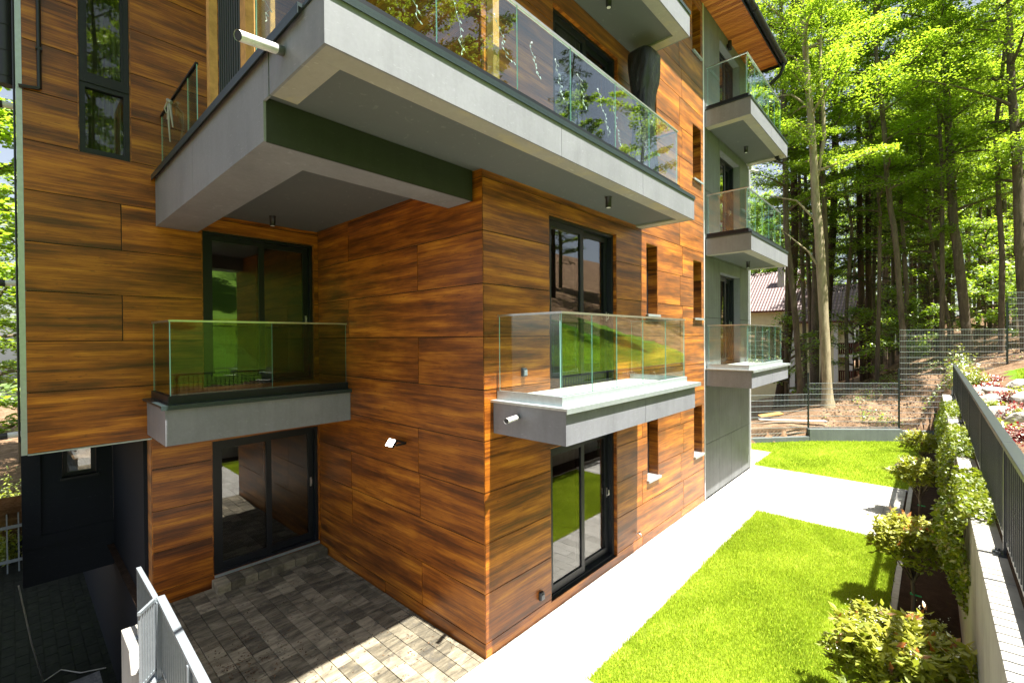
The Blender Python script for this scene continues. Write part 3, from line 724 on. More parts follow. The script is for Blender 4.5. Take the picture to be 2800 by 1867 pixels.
# black covered parasol
def covered():
    t = thing('parasol_cover', 'tall folded parasol under a wrinkled black cover at the end of the terrace', 'parasol', (-3.62, 7.28, 6.25))
    prof = [(6.25, .34, .24), (6.5, .33, .24), (6.85, .29, .21), (7.2, .25, .18), (7.5, .215, .16), (7.75, .20, .15), (7.95, .215, .16), (8.12, .25, .19), (8.3, .268, .21), (8.5, .275, .22), (8.6, .272, .215), (8.63, .25, .19)]
    n = 56; V = []; rr = random.Random(5); ph = [rr.uniform(0, 6.3) for _ in range(8)]
    z2 = []
    for i in range(len(prof)-1):
        for k in range(4):
            s = k/4; z2.append(tuple(prof[i][j]*(1-s)+prof[i+1][j]*s for j in range(3)))
    z2.append(prof[-1])
    for (z, ry, rx) in z2:
        for k in range(n):
            a = 2*math.pi*k/n; amp = .055*max(0, (8.2-z)/2)
            w = 1 + amp*(math.sin(9*a+ph[0]+z*.7)+.6*math.sin(17*a+ph[1]-z*1.5)+.4*math.sin(23*a+ph[2]+z*3)) + .012*math.sin(5*a+z*9+ph[3]) + .01*math.sin(11*a - z*13)
            sq = 1/max(abs(math.cos(a))**4+abs(math.sin(a))**4, .2)**.25 if z > 7.9 else 1+(1/max(abs(math.cos(a))**4+abs(math.sin(a))**4, .2)**.25-1)*max(0, (z-7.2)/.7)
            V.append((-3.62+rx*w*sq*math.cos(a), 7.28+ry*w*sq*math.sin(a)+ (z-7)*.03, z))
    Fs = [(i*n+k, i*n+(k+1) % n, (i+1)*n+(k+1) % n, (i+1)*n+k) for i in range(len(z2)-1) for k in range(n)]
    b = MB(); b.faces(V, Fs, 0, True); b.faces(V[-n:], [tuple(range(n))], 0)
    N = NT('black_cover_fabric'); p = N.objco(); w = N.noise(N.map(p, (1, 1, .5)), 12, 5, .6, 1.5)
    N.pbr((.010, .010, .011), .36, .6, normal=N.bump(w, .5, .03))
    b.build('fabric_cover', N.m, t)
    f = MB(); f.box(-3.85, -3.4, 7.05, 7.5, 6.225, 6.25); f.build('foot', M['black'], t)
covered()
# ribbon tied to the rail
t = thing('ribbon', 'frayed pale ribbon tied to the terrace handrail end', 'ribbon', (-7.6, 1.48, 6.95))
b = MB()
for (p0, p1, p2) in (((-7.64, 1.49, 7.06), (-7.5, 1.45, 6.95), (-7.55, 1.45, 6.80)), ((-7.6, 1.49, 7.05), (-7.35, 1.45, 6.85), (-7.3, 1.46, 6.62)), ((-7.5, 1.46, 6.95), (-7.42, 1.44, 6.7), (-7.46, 1.46, 6.48)), ((-7.62, 1.47, 7.06), (-7.7, 1.45, 7.0), (-7.66, 1.46, 6.93))):
    b.tube([p0, p1, p2], [.018, .013, .008], 6)
b.tube([(-7.66, 1.49, 7.05), (-7.56, 1.46, 7.07), (-7.52, 1.49, 7.03)], .022, 6)
b.build('knot', M['curtain'], t)

# ================================================================== GROUND
rng = np.random.default_rng(11)
def smooth(t): t = np.clip(t, 0, 1); return t*t*(3-2*t)
def yfence(x): return np.where(x > -3.4, 21.74+.8*(x+.93), 19.74+1.16*(x+3.4))
def hill(x, y):
    x = np.asarray(x, float); y = np.asarray(y, float)
    f = 1.99 + .32*np.minimum(x, 60) + .08*np.clip(y-22, -3, 40)*smooth((x+5)/5)
    f = np.where(x > .45, np.where(y < 19, 1.90+.33*x, f), f)
    t = smooth((y-19)/3.0)
    f = np.where((x > .45) & (y >= 19) & (y < 22), (1.90+.33*x)*(1-t) + (1.99+.32*x)*t + .08*np.clip(y-22, -3, 0)*t*0, f)
    f = np.maximum(f, -2.6)
    d = y - yfence(x)
    w = np.maximum(smooth(d/4.5), smooth((x+.7)/1.3))
    g = f*w + .40*(1-w)
    g = np.where(x < -3.4, np.minimum(np.where(x < -6, f, g), f*w + .40*(1-w)), g)
    bumps = .07*np.sin(1.7*x+.6*y)*np.sin(1.1*y-.4*x) + .03*np.sin(5.1*x+1)*np.sin(4.3*y)
    g = g + bumps*np.clip(d/2, 0, 1)*(x < .6) + .05*bumps
    return np.where((d < -.02) & (x < .42), -.25, g)
gx = np.concatenate([np.arange(-70, -14, 4.0), np.arange(-14, -4, .5), np.arange(-4, 4, .16), np.arange(4, 14, .6), np.arange(14, 82, 4.0)])
gy = np.concatenate([np.arange(-50, 16, 1.6), np.arange(16, 30, .16), np.arange(30, 60, .8), np.arange(60, 150, 5.0)])
GX, GY = np.meshgrid(gx, gy, indexing='ij'); GZ = hill(GX, GY)
idx = np.arange(GX.size).reshape(GX.shape)
q = np.stack([idx[:-1, :-1], idx[1:, :-1], idx[1:, 1:], idx[:-1, 1:]], -1).reshape(-1, 4)
cxm = GX.ravel()[q].mean(1); cym = GY.ravel()[q].mean(1)
keep = ~((cxm < .42) & (cym < yfence(cxm)-.35))
q = q[keep]
tag(np_mesh('hillside', np.stack([GX, GY, GZ], -1).reshape(-1, 3), q, np.zeros(len(q)), M['slope'], smooth=True), 'hillside', None, None, 'structure')

def sheet(name, poly, z, mat, rnd=.5):
    b = MB(); b.rnd = rnd; b.face([(x, y, z) for x, y in poly]); return tag(b.build(name, mat), name.replace('_', ' '), None, None, 'structure')
sheet('lower_ground', [(-70, -50), (.44, -50), (.44, 1.0), (-8.3, 1.0), (-8.3, 1.3), (-13.8, 1.3), (-13.8, 30), (-70, 30)], -2.62, M['litter'])
sheet('ground', [(-13.9, 1.2), (.44, 1.2), (.44, 22.8), (-1, 21.9), (-3.4, 19.9), (-6, 17), (-13.9, 17)], -.03, M['soil'])
# courtyard pavers and path slabs
pv = MB(); y = 1.17; row = 0
while y < Y0 - .02:
    h = .197; x = -8.27 + (row % 3)*.11; 
    xs_ = [-8.27]
    while x < -3.97: 
        x += R.choice((.20, .27, .33, .27)); xs_.append(min(x, XF+.0))
    for k in range(len(xs_)-1):
        if xs_[k+1]-xs_[k] < .05: continue
        pv.rnd = R.random(); z = R.uniform(-.003, .003)
        pv.box(xs_[k]+.003, xs_[k+1]-.003, y+.003, min(y+h, Y0-.01)-.003, -.05, z, 0, None, '-z')
    y += h; row += 1
tag(pv.build('courtyard_paving', M['paver'], bevel=.006), 'courtyard paving', None, None, 'structure')
pp = MB()
def lay(x0, x1, y0, y1, sx, sy):
    y = y0; r = 0
    while y < y1-.02:
        x = x0 - (sx*.5 if r % 2 else 0); yb = min(y+sy, y1)
        while x < x1-.02:
            xa, xb = max(x, x0), min(x+sx, x1)
            if xb-xa > .03:
                pp.rnd = R.random(); z = R.uniform(-.0015, .0015); pp.box(xa+.002, xb-.002, y+.002, yb-.002, -.05, z, 0, None, '-z')
            x += sx
        y = yb; r += 1
lay(XF+.003, -2.86, 1.17, 20.0, .40, .2)
lay(-2.857, -.30, 1.17, 4.36, .40, .2)
lay(-2.857, -.82, 11.08, 14.93, .40, .2)
lay(-5.5, XF, 14.68, 17.5, .40, .2)
lay(-.817, -.50, 11.08, 14.93, .32, .14)
tag(pp.build('path', M['path'], bevel=.004), 'pale paved path', None, None, 'structure')
kb = MB()
y = 1.2
while y < 19: kb.box(-.46, -.38, y+.003, y+.497, -.05, .035 if 11 < y < 15 else .012); y += .5
x = -2.85
while x < -.5: kb.box(x+.003, min(x+.497, -.47), 14.935, 14.985, -.05, .012); x += .5
tag(kb.build('kerb', M['kerb'], bevel=.006), 'kerb', None, None, 'structure')
st = MB(); y = 2.07
for k in range(9):
    w = .193; st.rnd = R.random(); st.box(-8.27, -7.97+R.uniform(-.012, .012), y+.002, min(y+w, Y0-.02)-.002, -.02, .13+R.uniform(-.004, .004)); y += w
st.build('door_step', M['paver'], bld, bevel=.012)
st = MB(); y = 5.1
while y < 6.95: st.rnd = R.random(); st.box(XF-.10, XF-.002, y+.002, min(y+.2, 6.94)-.002, -.02, .012); y += .2
st.build('door_step', M['paver'], bld, bevel=.006)
sheet('planting_bed', [(-.385, 1.2), (.44, 1.2), (.44, 20), (-.385, 20)], .0, M['soil'])
L1 = [(-2.86, 4.36), (-.47, 4.36), (-.47, 11.07), (-2.86, 11.07)]
L2 = [(-3.95, 15.0), (-.40, 15.0), (-.25, 19.5), (-.2, 22.1), (-.95, 21.6), (-3.4, 19.6), (-5.2, 17.4), (-5.2, 17.0), (-3.95, 17.0)]
sheet('lawn', L1, .004, M['lawnsoil']); sheet('lawn', L2, .008, M['lawnsoil'])

def inpoly(x, y, P):
    r = np.zeros(len(x), bool); n = len(P)
    for i in range(n):
        (x0, y0), (x1, y1) = P[i], P[(i+1) % n]
        c = ((y0 > y) != (y1 > y)) & (x < (x1-x0)*(y-y0)/((y1-y0) if y1 != y0 else 1e-9)+x0); r ^= c
    return r
def blades(x, y, z, hmin, hmax, wid, lean=.5):
    n = len(x); h = rng.uniform(hmin, hmax, n); a = rng.uniform(0, 2*np.pi, n); l = rng.uniform(0, lean, n)*h
    b = rng.uniform(0, 2*np.pi, n); w = wid*rng.uniform(.7, 1.3, n)/2
    p = np.stack([x, y, z], 1); dx = np.stack([np.cos(a)*w, np.sin(a)*w, 0*w], 1)
    ln = np.stack([np.cos(b)*l, np.sin(b)*l, h], 1); md = ln*np.array([.4, .4, .62])
    V = np.stack([p-dx, p+dx, p+md+dx*.8, p+md-dx*.8, p+ln], 1).reshape(-1, 3)
    i = np.arange(n)*5
    F = np.concatenate([np.stack([i, i+1, i+2], 1), np.stack([i, i+2, i+3], 1), np.stack([i+3, i+2, i+4], 1)])
    return V, F
def patchy(x, y, f=1.3):
    return .5+.25*np.sin(f*2.1*x+1.3*np.sin(f*y))+.25*np.sin(f*1.7*y+1.9*np.sin(f*1.2*x+.7))
def grass(name, P, n, hmin, hmax, wid, zfun=None, over=.03):
    xs = np.array([p[0] for p in P]); ys = np.array([p[1] for p in P])
    x = rng.uniform(xs.min()-over, xs.max()+over, n); y = rng.uniform(ys.min()-over, ys.max()+over, n)
    cx0, cy0 = xs.mean(), ys.mean(); rag = .022*np.sin(x*7.3+y*5.1)*np.sin(y*3.7-x*11.9+1)+.018*rng.normal(size=n)
    ok = inpoly(cx0+(x-cx0)*(1-rag/1.5), cy0+(y-cy0)*(1-rag/4), P); x, y = x[ok], y[ok]
    z = zfun(x, y) if zfun else np.full(len(x), .004)
    V, F = blades(x, y, z, hmin, hmax, wid)
    r = np.clip(.26*rng.random(len(x))+.50*patchy(x, y, 1.1)+.30*patchy(x+3, y, 3.1)-.05, 0, 1); dry = (patchy(x*1.3+1.7, y*.9, 1.7)*.6+.4*patchy(x*3+2, y*2.3, 2.3)) > .74; r = np.where((rng.random(len(x)) < .06) | (dry & (rng.random(len(x)) < .55)), rng.uniform(.88, 1.0, len(x)), r)
    return tag(np_mesh(name, V, F, np.tile(r, 3), M['grass']), None, None, None, 'stuff')
tag(grass('lawn_grass', L1, 150000, .022, .055, .0075), 'sunlit mown grass of the lawn beside the path')
tag(grass('lawn_grass', L2, 70000, .03, .065, .012), 'mown grass of the far lawn before the concrete kerb wall')
LU = [(1.55, 6), (9, 6), (9, 21.5), (2.0, 22.3), (1.75, 19), (1.5, 14)]
tag(grass('slope_grass', LU, 90000, .03, .07, .016, lambda x, y: hill(x, y)), 'bright grass on the slope above the retaining wall')

# ramp, landing and low wall by the courtyard
rp = MB(); rp.box(-24, -6, -3, 1.28, -2.66, -2.612); y = -3.0; r = 0
while y < 1.26:
    x = -24-(r % 2)*.2
    while x < -6:
        rp.rnd = R.random()*.6; rp.box(x+.008, x+.39, y+.008, y+.19, -2.64, -2.60+R.uniform(-.003, .003), 0, None, '-z'); x += .4
    y += .2; r += 1
ramp_m = mat_ground('dark_paver', [(.3, (.008, .010, .008)), (.55, (.022, .025, .020)), (.75, (.05, .05, .04))], 5, .4)  # very dark, mottled block colour
tag(rp.build('driveway', ramp_m), 'dark block-paved driveway', None, None, 'structure')
b = MB(); b.box(-10.0, -3.0, -.6, .92, -1.62, -1.5); b.box(-3.2, -3.0, -.6, .92, -2.6, -1.62); b.box(-9.98, -9.8, -.6, .92, -2.6, -1.62)
tag(b.build('landing', M['granite']), 'washed concrete landing', None, None, 'structure')
b = MB()
b.box(-7.95, .2, .95, 1.165, -2.6, .02)
tag(b.build('retaining_wall', M['conc'], at=(-6, 1, -2.6), bevel=.012), 'low concrete retaining wall carrying the grey railing by the courtyard', 'wall')
b = MB(); V = [(-7.28, .93, .022), (-6.75, .88, .022), (-6.7, 1.12, .022), (-7.2, 1.14, .022), (-7.22, .97, .10), (-6.8, .94, .13), (-6.76, 1.08, .12), (-7.16, 1.10, .09)]
b.faces(V, [(3,2,1,0),(4,5,6,7),(0,1,5,4),(1,2,6,5),(2,3,7,6),(3,0,4,7)])
tag(b.build('mortar_block', M['kerb'], at=(-7, 1, .02), bevel=.02), 'broken lump of pale mortar on the low wall beside the grey railing', 'block')

def bar_rail(t, a, b, z0, z1, mat, n, w=.05, hh=.035, sl=.012, sd=.03, post_ends=True, matslat=None, along=None):
    """flat-bar railing between two points"""
    a = Vector(a); b = Vector(b); d = (b-a).normalized(); L = (b-a).length; nn = Vector((-d.y, d.x))
    r = MB(); m = (a+b)/2; r.obox(m, d, L/2, w/2, z1-hh, z1); r.build('top_rail', mat, t)
    r = MB(); r.obox(m, d, L/2-.01, .012, z0, z0+.03); r.build('bottom_rail', mat, t)
    s = MB()
    for k in range(n):
        p = a+d*(L*(k+.5)/n); s.obox(p, d, sl/2, sd/2, z0+.031, z1-hh-.001)
    s.build('bar_infill', mat, t)
t = thing('railing', 'grey steel bar railing against the wood wall at the courtyard edge', 'railing', (-7.0, 1.1, 0))
bar_rail(t, (-7.60, 1.09), (-6.50, 1.09), .10, .92, M['railsteel'], 12)
for x in (-7.58, -6.53):
    b = MB(); b.box(x-.02, x+.02, 1.07, 1.11, .02, .884); b.box(x-.05, x+.05, 1.02, 1.15, .021, .032); b.build('post', M['railsteel'], t)
t = thing('railing', 'nearer grey steel bar railing with mitred corner above the ramp', 'railing', (-5.5, 1.1, 0))
bar_rail(t, (-6.53, 1.13), (-3.6, 1.07), .10, .93, M['railsteel'], 27, .075)
bar_rail(t, (-6.56, 1.10), (-6.30, .90), .10, .928, M['railsteel'], 7, .03)
for x, y in ((-6.47, 1.11), (-5.0, 1.08), (-3.62, 1.05)):
    b = MB(); b.box(x-.02, x+.02, y-.03, y+.01, .02, .893); b.box(x-.05, x+.05, y-.08, y+.03, .021, .034); b.build('post', M['railsteel'], t)
# cable lying on the driveway
b = MB(); b.tube([(-11.9, .05, -.45), (-12.0, .2, -1.6), (-12.4, .35, -2.57), (-12.6, .6, -2.575), (-12.2, .85, -2.575), (-12.0, 1.2, -2.57)], .012, 6)
tag(b.build('cable', M['kerb'], at=(-12.2, .6, -2.58)), 'pale cable lying on the dark driveway under the passage', 'cable')
# fence, netting at the far left
t = thing('picket_fence', 'grey picket fence below the trees at the far left edge', 'fence', (-19, -.3, -2.6))
b = MB()
for k in range(12): b.box(-19.02, -18.98, -1.9+k*.22, -1.87+k*.22, -2.6, -.95)
b.build('picket', M['railsteel'], t)
b = MB(); b.box(-18.975, -18.93, -2, .8, -1.35, -1.27); b.box(-18.975, -18.93, -2, .8, -2.3, -2.22); b.build('rail', M['railsteel'], t)
b = MB(); n = 14
for k in range(n):
    for j in range(9):
        f = lambda k, j: (-9.7-k*.16, -.265+.03*math.sin(k*1.3+j*.7)+.02*math.sin(j*1.9)-.004*k, -2.6+j*.42)
        b.face([f(k, j), f(k+1, j), f(k+1, j+1), f(k, j+1)], 0, True)
md = b.build('debris_netting', M['black'], at=(-10.8, -.27, -2.6)); tag(md, 'hanging black debris netting at the far left edge', 'netting')
sm = md.modifiers.new('solid', 'SOLIDIFY'); sm.thickness = .006

# ================================================================== RIGHT: retaining wall, railing, planting
wx = lambda y: .31-.006*y
t = thing('retaining_wall', 'pale concrete retaining wall with ivy between lawn bed and upper garden', 'wall', (.3, 10, 0))
b = MB(); ys = [-.5, 2.5, 5, 7.5, 10, 12.5, 15, 17.5, 19.6]
for k in range(len(ys)-1):
    ya, yb = ys[k]+.004, ys[k+1]-.004
    V = [(wx(ya), ya, 0), (wx(yb), yb, 0), (.62, yb, 0), (.62, ya, 0)]
    V += [(x, y, 1.995) for x, y, _ in V]
    b.off = (R.uniform(0, 9), 0); b.faces(V, [(4,5,6,7),(0,4,7,3),(1,2,6,5),(0,1,5,4),(2,3,7,6)])
b.build('wall', M['conc'], t, bevel=.01)
b = MB(); b.box(.448, .60, -.5, 19.55, 1.998, 2.06); b.build('soil_edge', M['soil'], t)
t = thing('garden_railing', 'long anthracite steel bar railing on top of the concrete retaining wall', 'railing', (.46, 10, 2))
yy = [0.4, 3.0, 5.62, 8.22, 10.83, 13.4, 16.0, 19.3]
for k in range(len(yy)-1):
    a, c = yy[k], yy[k+1]
    r = MB(); r.box(.42, .50, a+.002, c-.002, 2.905, 2.95); r.build('top_rail', M['raildark'], t, bevel=.004)
    r = MB(); r.box(.445, .475, a+.03, c-.03, 2.09, 2.125); r.build('bottom_rail', M['raildark'], t)
    s = MB(); n = int((c-a)/.105)
    for j in range(n): y = a+(c-a)*(j+.5)/n; s.box(.44, .48, y-.006, y+.006, 2.126, 2.904)
    s.build('bar_infill', M['raildark'], t)
for y in yy:
    p = MB(); p.box(.43, .49, y-.025, y+.025, 2.01, 2.904); p.box(.37, .55, y-.07, y+.07, 1.997, 2.009)
    for dx in (-.07, -.05): 
        for dy in (-.045, .045): p.tube([(.46+dx, y+dy, 2.009), (.46+dx, y+dy, 2.03)], .008, 6)
    p.build('post', M['raildark'], t)

# ---- leaf helpers
def leaf_quads(P, nrm_tilt, lmin, lmax, ratio=.5, up=None, fold=.0, droop=0.0):
    """pointed leaves (two triangles + fold) at points P; returns verts, faces (tri), one value per tri"""
    n = len(P); l = rng.uniform(lmin, lmax, n); a = rng.uniform(0, 2*np.pi, n); t = rng.normal(0, nrm_tilt, n); t2 = rng.normal(0, nrm_tilt, n)
    d = np.stack([np.cos(a)*np.cos(t), np.sin(a)*np.cos(t), np.sin(t)-droop], 1); d /= np.linalg.norm(d, axis=1)[:, None]
    s = np.cross(d, np.array([0, 0, 1.0])); s /= (np.linalg.norm(s, axis=1)[:, None]+1e-9)
    u = np.cross(s, d); s2 = s*np.cos(t2)[:, None] + u*np.sin(t2)[:, None]; w = (l*ratio/2)[:, None]
    base = P; tip = P + d*l[:, None]; mid = P + d*(l*.45)[:, None]
    nrm = np.cross(d, s2)
    L_ = mid + s2*w + nrm*(w*fold); R_ = mid - s2*w + nrm*(w*fold)
    V = np.stack([base, R_, tip, L_], 1).reshape(-1, 3); i = np.arange(n)*4
    if fold == 0: F = np.stack([i, i+1, i+2, i+3], 1)
    else: F = np.concatenate([np.stack([i, i+1, i+2, i+2], 1)[:, :3], np.stack([i, i+2, i+3], 1)])
    return V, F

def standard_tree(loc, label, h_trunk, rc, n, seed, cz, flat=.62, group='photinia standards in the bed'):
    """photinia on a clear stem"""
    global rng
    x0, y0, z0 = loc; t = thing('photinia_tree', label, 'tree', loc, group); rr = random.Random(seed); rng = np.random.default_rng(seed)
    b = MB(); c = Vector((x0, y0, cz))
    b.tube([(x0, y0, z0-.05), (x0+.01, y0-.01, h_trunk*.5), (x0-.01, y0, h_trunk)], [.03, .024, .022], 8)
    tips = []
    for k in range(26):
        a = rr.uniform(0, 6.28); e = rr.uniform(-.25, 1.3); r = rc*rr.uniform(.55, .95)
        p = Vector((x0+math.cos(a)*math.cos(e)*r, y0+math.sin(a)*math.cos(e)*r, cz+math.sin(e)*r*flat)); tips.append(p)
        s = Vector((x0, y0, h_trunk-.05+rr.uniform(-.1, .05))); m = s.lerp(p, .5)+Vector((0, 0, .04)); b.tube([s, m, p], [.011, .007, .003], 5)
    b.build('trunk', M['bark'], t)
    # leaves in whorls at many shoot tips
    nt = int(n*.82)//9; u = rng.normal(size=(nt, 3)); u /= np.linalg.norm(u, axis=1)[:, None]; u[:, 2] = np.where(u[:, 2] < -.55, -u[:, 2], u[:, 2])
    rad_ = rc*rng.uniform(.45, 1.0, nt)**.5*(1+.16*np.sin(5*np.arctan2(u[:, 1], u[:, 0])+seed)+.1*np.sin(3*u[:, 2]*4))
    C = np.array([x0, y0, cz]) + u*rad_[:, None]*np.array([1, 1, flat])
    P = np.repeat(C, 9, 0) + rng.normal(0, .022, (nt*9, 3)); n2 = len(P)
    V, F = leaf_quads(P, .45, .06, .125, .42, fold=.25)
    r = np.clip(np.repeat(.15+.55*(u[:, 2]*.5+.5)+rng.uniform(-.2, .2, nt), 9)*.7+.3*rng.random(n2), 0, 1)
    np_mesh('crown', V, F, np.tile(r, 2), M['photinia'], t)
    k = rng.choice(nt, max(5, nt//12), replace=False); k = k[u[k, 2] > -.1]
    P2 = np.repeat(C[k], 4, 0)+rng.normal(0, .02, (len(k)*4, 3))+np.repeat(u[k]*.03, 4, 0); V, F = leaf_quads(P2, .6, .06, .11, .42, fold=.25, droop=-.3)
    np_mesh('new_leaves', V, F, rng.random(len(F)), M['redleaf'], t)
    k = np.where(u[:, 2] > .15)[0]; k = rng.choice(k, int(len(k)*.16), replace=False)
    fc = np.repeat(C[k], 14, 0) + rng.normal(0, .028, (len(k)*14, 3)) + np.repeat(u[k]*.03, 14, 0) + np.array([0, 0, .02])
    V, F = leaf_quads(fc, .8, .008, .014, .9); np_mesh('blossom', V, F, rng.random(len(F)), M['flower'], t)
    g = MB(); g.box(x0-.03, x0+.09, y0-.028, y0-.022, h_trunk*.52, h_trunk*.52+.02); g.tube([(x0, y0, h_trunk*.52), (x0, y0, h_trunk*.52+.02)], .031, 8)
    g.build('tie', mat_plain('green_tie', (.03, .35, .12), .5), t)
standard_tree((-.22, 5.62, 0), 'photinia standard with cream blossom filling the near corner of the bed', .55, .56, 5200, 2, .80, .62)
standard_tree((-.21, 8.35, 0), 'photinia standard with red new leaves and round shadow on the lawn', .55, .46, 4200, 3, .98, .72)
standard_tree((-.22, 12.9, 0), 'photinia standard at the end of the paved path by the kerb', .50, .43, 3200, 4, .92, .74)
standard_tree((-.24, 16.9, 0), 'farthest photinia standard beside the second lawn', .5, .45, 2600, 5, .85, .72)

def ivy(label, y0, y1, zlow, n, seed, outx=.22):
    global rng
    rng = np.random.default_rng(seed); t = thing('ivy', label, 'ivy', ((wx(y0)), (y0+y1)/2, 1.95), 'ivy hanging over the retaining wall')
    ns = 46; ys_ = rng.uniform(y0, y1, ns); k = (ys_-y0)/(y1-y0); P = []
    st = MB()
    for i in range(ns):
        ln = (2.0-zlow)*(.35+.65*rng.random())*(.5+math.sin(math.pi*min(max(k[i], .05), .95))*.5)
        m = max(6, int(2.0*n/ns)); s = rng.random(m)**.8
        top = rng.random(m) < .30
        z = np.where(top, 2.02+rng.uniform(0, .13, m), 2.02-s*ln)
        bulge = outx*np.sin(np.pi*np.clip(s*1.05, 0, 1))*(.5+.5*rng.random(m))
        x = np.where(top, rng.uniform(wx(ys_[i])-.08, .47, m), wx(ys_[i])-.02-bulge*(.35+.65*math.sin(math.pi*k[i])))
        y = ys_[i]+rng.normal(0, .07, m)+s*rng.normal(0, .05)
        P.append(np.stack([x, y, z], 1))
        if i % 4 == 0: st.tube([(.40, ys_[i], 2.0), (wx(ys_[i])-.03, ys_[i], 1.99), (wx(ys_[i])-.05, ys_[i]+.03, 2.0-ln*.5), (wx(ys_[i])-.03, ys_[i]-.02, 2.0-ln)], .006, 5)
    st.build('stem', M['bark'], t)
    P = np.concatenate(P); V, F = leaf_quads(P, .75, .03, .06, .85, fold=.12, droop=.35)
    np_mesh('leaves', V, F, np.clip(np.tile(rng.random(len(P))*.75+.25*patchy(P[:, 1]*3, P[:, 2]*3), 2), 0, 1), M['ivy'], t)
ivy('thick ivy hanging over the concrete wall behind the nearer photinia', 6.5, 8.3, .55, 3600, 21, .26)
ivy('ivy cascading down the concrete wall between the middle photinias', 9.6, 12.2, .35, 3200, 22, .20)
ivy('ivy over the far stretch of the concrete wall', 14.0, 16.6, .6, 2400, 23, .18)

# ---- upper garden: rocks, heuchera, yellow-green shrubs
def rock(loc, s, seed, label):
    rr = np.random.default_rng(seed); b = MB()
    import bmesh
    bm = bmesh.new(); bmesh.ops.create_icosphere(bm, subdivisions=3, radius=1)
    ax = rr.normal(size=(14, 3)); ax /= np.linalg.norm(ax, axis=1)[:, None]; cut = rr.uniform(.55, .95, 14)
    vs = []
    for v in bm.verts:
        p = np.array(v.co)
        for a, c in zip(ax, cut):
            d = p@a
            if d > c: p = p-a*(d-c)*.92
        p = p*(1+.05*np.sin(9*p[0]+seed)*np.sin(8*p[1])); vs.append((loc[0]+p[0]*s[0], loc[1]+p[1]*s[1], loc[2]+p[2]*s[2]+s[2]*.35))
    b.faces(vs, [tuple(v.index for v in f.verts) for f in bm.faces]); bm.free()
    tag(b.build('rock', M['rock'], at=loc), label, 'rock', 'pale rocks edging the upper garden')
def hz(x, y): return float(hill(np.array([x]), np.array([y]))[0])
rocks = [(1.25, 16.9, .55, .40, .22, 'large flat pale rock at the edge of the upper grass'), (.95, 15.6, .36, .34, .22, 'pale rock behind the railing midway along the garden edge'), (1.55, 14.2, .50, .42, .26, 'broad white rock nearest the picture edge by the grass'),
         (.92, 13.0, .36, .30, .24, 'pale rounded rock among red leaves behind the railing'), (.95, 18.3, .34, .28, .16, 'small flat pale rock below the yellow-green shrubs'), (1.15, 11.6, .34, .28, .22, 'white rock beside the red heuchera near the picture edge'),
         (1.75, 17.6, .5, .34, .2, 'pale rock half sunk in the bright slope grass'), (.78, 14.3, .22, .2, .12, 'small pale stone close to the railing foot'), (1.0, 9.4, .3, .3, .2, 'pale rock outside the frame beside the railing')]
for i, (x, y, a, b_, c, lab) in enumerate(rocks[:8]): rock((x, y, hz(x, y)), (a*.8, b_*.8, c*.85), 40+i, lab)
def bush(name, loc, r, h, n, mat, seed, label, cat, group, lmin=.05, lmax=.10, ratio=.8, tilt=.5):
    global rng
    rng = np.random.default_rng(seed)
    u = rng.normal(size=(n, 3)); u /= np.linalg.norm(u, axis=1)[:, None]; u[:, 2] = abs(u[:, 2])
    q = rng.uniform(.25, 1, n)**.6*(1+.25*np.sin(4*np.arctan2(u[:, 1], u[:, 0])+seed))
    P = np.array(loc)+u*q[:, None]*np.array([r, r, h]); V, F = leaf_quads(P, tilt, lmin, lmax, ratio, fold=.15)
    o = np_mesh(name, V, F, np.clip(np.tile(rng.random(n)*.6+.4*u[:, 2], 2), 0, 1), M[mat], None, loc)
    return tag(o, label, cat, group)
hs = [(.82, 19.0, .28, 'red heuchera clump nearest the far end of the railing'), (1.2, 18.9, .30, 'red heuchera between the flat rock and the yellow-green shrub'), (1.35, 20.6, .36, 'red heuchera at the foot of the fence post on the slope'), (.75, 17.2, .26, 'red heuchera squeezed between railing and flat rock'),
      (1.15, 15.9, .26, 'dark purple heuchera tucked behind the large flat rock'), (1.35, 15.2, .28, 'dark red heuchera below the broad white rock'), (.70, 13.7, .26, 'bright red heuchera against the middle of the railing'), (1.2, 13.1, .40, 'wide bright red heuchera in front of the white rocks'),
      (.72, 12.0, .28, 'red heuchera low beside the railing'), (1.0, 10.6, .34, 'crimson heuchera at the right picture edge'), (.72, 9.6, .26, 'small crimson heuchera nearest the camera')]
for i, (x, y, r, lab) in enumerate(hs): bush('heuchera', (x, y, hz(x, y)-.02), r*.9, .22, 1100, 'heuchera', 60+i, lab, 'plant', 'red heuchera in the upper garden', .03, .06)
ls = [(1.55, 16.0, .26, .2, 700, 'green cushion plant between the large flat rock and the grass'), (1.0, 14.6, .2, .16, 500, 'small green cushion plant between the pale rocks'), (1.25, 12.4, .24, .2, 600, 'fresh green cushion plant beside the white rock at the picture edge'), (.80, 20.3, .30, .62, 900, 'taller yellow-green shrub just behind the railing end'), (1.05, 19.9, .26, .50, 700, 'low yellow-green shrub above the red heuchera'), (.62, 19.9, .40, 1.25, 1300, 'tall yellow-green azalea at the far end of the railing'), (.72, 15.2, .22, .22, 500, 'green cushion plant below the pale rock'), (.85, 11.2, .25, .25, 500, 'pale green cushion plant behind the railing')]
for i, (x, y, r, h, n, lab) in enumerate(ls): bush('shrub', (x, y, hz(x, y)-.02), r, h, n, 'limeleaf', 90+i, lab, 'shrub', 'yellow-green shrubs in the upper garden', .05, .11, .4)

